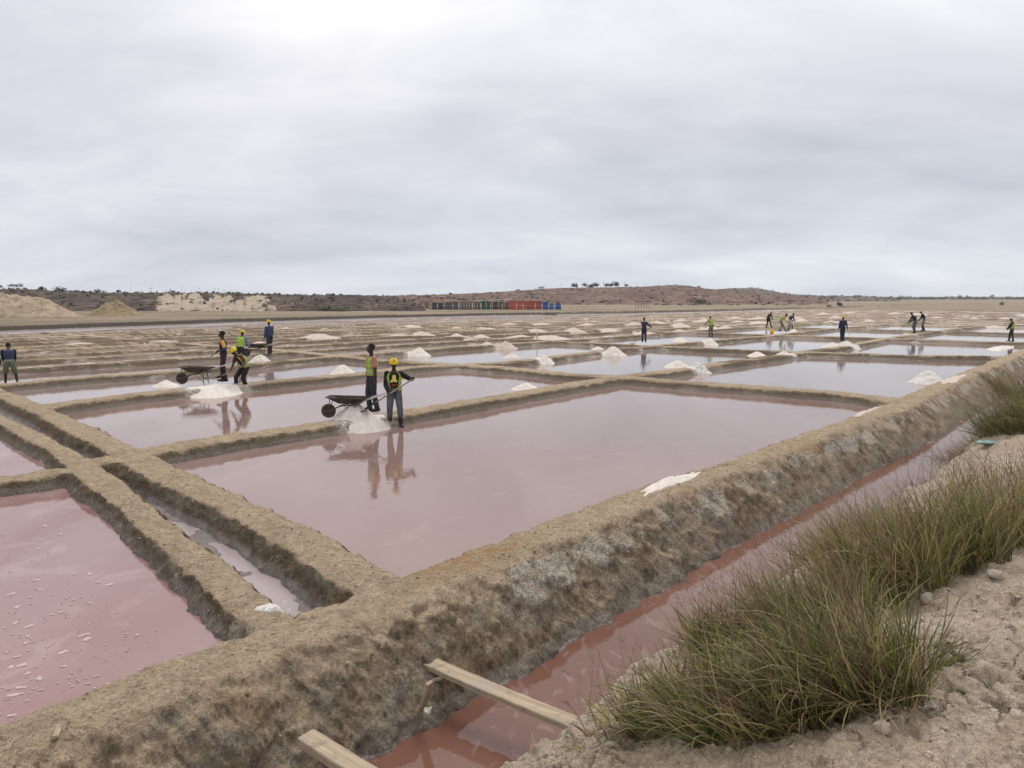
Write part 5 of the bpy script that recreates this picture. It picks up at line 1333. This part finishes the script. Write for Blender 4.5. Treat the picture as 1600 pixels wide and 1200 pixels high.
def tree(u, Y, z, h, w, kind, label, group, seed=0):
    x = xat(u, Y); key = (kind, seed % 4)
    if key not in _lib:
        if kind == 'bush': V, F = leafmesh(1.0, .9, 0, 420, seed+3, .07); _lib[key] = [('crown', V, F, 'leaf_dark')]
        elif kind == 'green_bush': V, F = leafmesh(1.0, .9, 0, 700, seed+3, .06); _lib[key] = [('crown', V, F, 'leaf_green')]
        elif kind == 'tree': V, F = leafmesh(.75, .65, .35, 420, seed+9, .06); _lib[key] = [('crown', V, F, 'leaf_dark'), ('trunk', None, None, 'bark')]
        else:
            rg = np.random.RandomState(seed); V = []
            for i in range(16):
                a = 2*math.pi*i/16; e = rg.uniform(-.2, .9); d = np.array([math.cos(a)*math.cos(e), math.sin(a)*math.cos(e), math.sin(e)]); s = np.array([-math.sin(a), math.cos(a), 0])*.022
                p0 = np.array([0, 0, .88]); L = .17
                p1 = p0+d*L*.6; p2 = p0+d*L-np.array([0, 0, .05])
                V += [p0-s, p0+s, p1+s, p1-s, p1-s, p1+s, p2+s*.3, p2-s*.3]
            V = np.array(V); _lib[key] = [('crown', V, np.arange(len(V)).reshape(-1, 4), 'leaf_dark'), ('trunk', None, None, 'bark')]
        parts = []
        for nm, V, F, mt in _lib[key]:
            if V is None:
                th = .88 if kind == 'palm' else .6
                o = tube_obj(nm, [(0, 0, -.05), (.01, 0, th*.5), (0, .01, th)], [.022, .016, .012], M[mt], None, 6)
            else: o = mesh_np(nm, V, F, M[mt], smooth=False)
            parts.append(o.data); bpy.data.objects.remove(o)
        _lib[key] = list(zip([q[0] for q in _lib[key]], parts))
    nm = {'bush': 'bush', 'green_bush': 'bush', 'tree': 'tree', 'palm': 'palm_tree'}[kind]
    root = empty(nm, (x, Y, z), random.uniform(0, 6), label=label, cat='bush' if 'bush' in kind else 'tree', group=group)
    root.scale = (w, w, h)
    for pn_n, me in _lib[key]:
        o = bpy.data.objects.new(pn_n, me); C.objects.link(o); o.parent = root
    return root
def skyline(v, Y): return CAM_H+(HZ-v)/FOC*Y
rt = random.Random(5)
for i, (u, v, hp, k) in enumerate([(100,455,8,'bush'),(72,454,7,'bush'),(44,453,4,'bush'),(32,452,8,'tree'),(160,457,6,'bush'),(190,457,5,'bush'),(5,452,6,'tree'),(275,458,5,'bush'),(122,456,4,'bush')]):
    tree(u, 216, skyline(v, 214)-.15, hp/FOC*216*1.35, hp*1.5/FOC*216*1.4, k, 'dark bushy tree on the left skyline above the escarpment', 'bushes on the left skyline', i)
for i in range(26):
    u = 200+i*7.2+rt.uniform(-3, 3); hp = rt.choice([4, 5, 6, 8, 9]); Y = 218+rt.uniform(0, 30)
    tree(u, Y, skyline(458.3, 214)-.1, hp/FOC*Y*1.15, hp/FOC*Y*rt.uniform(.9, 1.2), 'palm', 'small palm on the left skyline above the sandy cliff', 'palms on the left skyline', i)
for i, (u, v, hp, k) in enumerate([(876,450.5,6,'palm'),(896,450,7,'tree'),(899,450,6,'tree'),(908,450,6,'palm'),(914,449.8,7,'tree'),(920,449.6,5,'tree'),(923,449.5,6,'bush'),(929,449.4,6,'tree'),(931,449.4,7,'tree'),(942,449,7,'palm'),(946,449,6,'tree'),(951,449,6,'tree'),(955,449,6,'tree'),(961,449,8,'tree'),(962,449,7,'tree'),(974,448.8,7,'palm'),(978,448.6,5,'tree'),(1006,448,4,'palm'),(810,455,4,'tree'),(846,452,5,'tree'),(1090,450,4,'tree')]):
    tree(u, 562, skyline(v, 560)-1.0, hp/FOC*562*1.5, hp*1.2/FOC*562*1.25, k, 'small dark tree on the crest of the middle hill', 'trees on the hill crest', i)
tree(509, 176, 0., 1.9, 3.6, 'green_bush', 'taller green bush at the foot of the escarpment', None, 1)
tree(539, 176, 0., 1.2, 3.0, 'green_bush', 'low green bush right of the taller one at the escarpment foot', None, 2)
for i in range(14):
    u = rt.choice([rt.uniform(430, 680), rt.uniform(1020, 1260)]); Y = 178 if u < 700 else 322
    tree(u, Y, .1, rt.uniform(.5, 1.0), rt.uniform(1.2, 3), 'bush', 'low dark scrub bush at the foot of the slopes', 'scrub bushes at the foot of the slopes', i)
tree(1093, 326, .4, 3.2, 6, 'bush', 'round dark bush at the foot of the rounded hill', None, 3)
tree(1309, 232, .5, 2.0, 2.0, 'bush', 'small black bush on the low rise right of the hills', None, 1)
tree(1294, 236, .4, .9, 1.6, 'bush', 'tiny dark shrub left of the black bush on the low rise', None, 2)
tree(1561, 300, .3, 2.0, 1.4, 'bush', 'dark shrub near the right end of the plain', None, 0)
def far_wood():
    rg = np.random.RandomState(4); Vs, Fs, k = [], [], 0
    for i in range(150):
        u = rg.uniform(1235, 1760); Y = rg.uniform(1150, 1240); h = rg.choice([3., 4, 4.5, 5.5, 7.5])*(1 if u > 1330 else .7); w = h*rg.uniform(1.4, 3)
        V, F = leafmesh(w, h, 0, 60, i, h*.20); V[:, 0] += xat(u, Y); V[:, 1] += Y; V[:, 2] += .0
        Vs.append(V); Fs.append(F+k); k += len(V)
    return tag(mesh_np('far_wood', np.concatenate(Vs), np.concatenate(Fs), M['leaf_dark'], smooth=False), 'line of bluish distant trees on the right horizon', 'wood', kind='stuff')
far_wood()
for i, u in enumerate((299-19, 318-38, 355, 437)):
    pass
for i, (u, h) in enumerate(((291, 5.5), (355, 5.2))):
    p = empty('utility_pole', (xat(u, 190), 190, skyline(473, 190)-1.2), label=('thin pale pole in front of the sandy cliff' if i == 0 else 'thin dark pole standing above the cliff edge'), cat='pole')
    tube_obj('post', [(0, 0, 0), (0, 0, h*.7)], .06, m_post, p, 5); tube_obj('cross_arm', [(-.4, 0, h*.66), (.4, 0, h*.66)], .04, m_post, p, 5)
tube_obj('marker_post', [(0, 0, -.2), (0, 0, .75)], .035, m_post, None, 6); o = C.objects[-1]; o.location = on_ground(839, 532); tag(o, 'short pale marker post on the bank in the middle distance', 'post')

# low scrub dotted over the slopes
def scrub():
    rg = np.random.RandomState(14); dg = bpy.context.evaluated_depsgraph_get(); Vs, Fs, k = [], [], 0
    hills = [o for o in C.objects if o.name.startswith('hill')]
    for hl, n, smin, smax in [(hills[0], 800, .3, 1.15), (hills[1], 500, .5, 1.5), (hills[2], 1500, .18, .65), (hills[3], 300, .2, .7)]:
        nv = len(hl.data.vertices); co = np.empty(nv*3, np.float32); hl.data.vertices.foreach_get('co', co); co = co.reshape(-1, 3)
        co = co[co[:, 2] > .2]; P = co[rg.randint(0, len(co), n)]+rg.normal(0, 1, (n, 3))*np.array([1.2, 1.2, 0])
        S = smin+(smax-smin)*rg.power(.6, n); m = 9
        d = rg.normal(size=(n, m, 3)); d[..., 2] = np.abs(d[..., 2])*.7; c = P[:, None]+d*S[:, None, None]*.5
        a = rg.normal(size=(n, m, 3)); a /= np.linalg.norm(a, axis=2)[..., None]; b = np.cross(a, rg.normal(size=(n, m, 3))); b /= np.linalg.norm(b, axis=2)[..., None]
        s_ = (S*.42)[:, None, None]; V = np.stack([c-a*s_, c-b*s_, c+a*s_, c+b*s_], 2).reshape(-1, 3)
        Vs.append(V); Fs.append(np.arange(len(V)).reshape(-1, 4)+k); k += len(V)
    return tag(mesh_np('scrub', np.concatenate(Vs), np.concatenate(Fs), M['leaf_dark'], smooth=False), 'low dark scrub dotted over the escarpment and hills', 'scrub', kind='stuff')
scrub()

# ------------------------------------------------------------------ air
def haze():
    bm = bmesh.new(); box_bm(bm, -2900, 2900, -2900, 2900, -3.5, 26)
    o = bm_obj('haze', bm, None); m = bpy.data.materials.new('haze_air'); m.use_nodes = True; nt = m.node_tree; nt.nodes.clear()
    ou = nt.nodes.new('ShaderNodeOutputMaterial'); v = nt.nodes.new('ShaderNodeVolumePrincipled')
    v.inputs['Color'].default_value = (.86, .89, .95, 1); v.inputs['Density'].default_value = .00016
    nt.links.new(v.outputs[0], ou.inputs['Volume']); o.data.materials.append(m)
    return tag(o, kind='stuff')
haze()
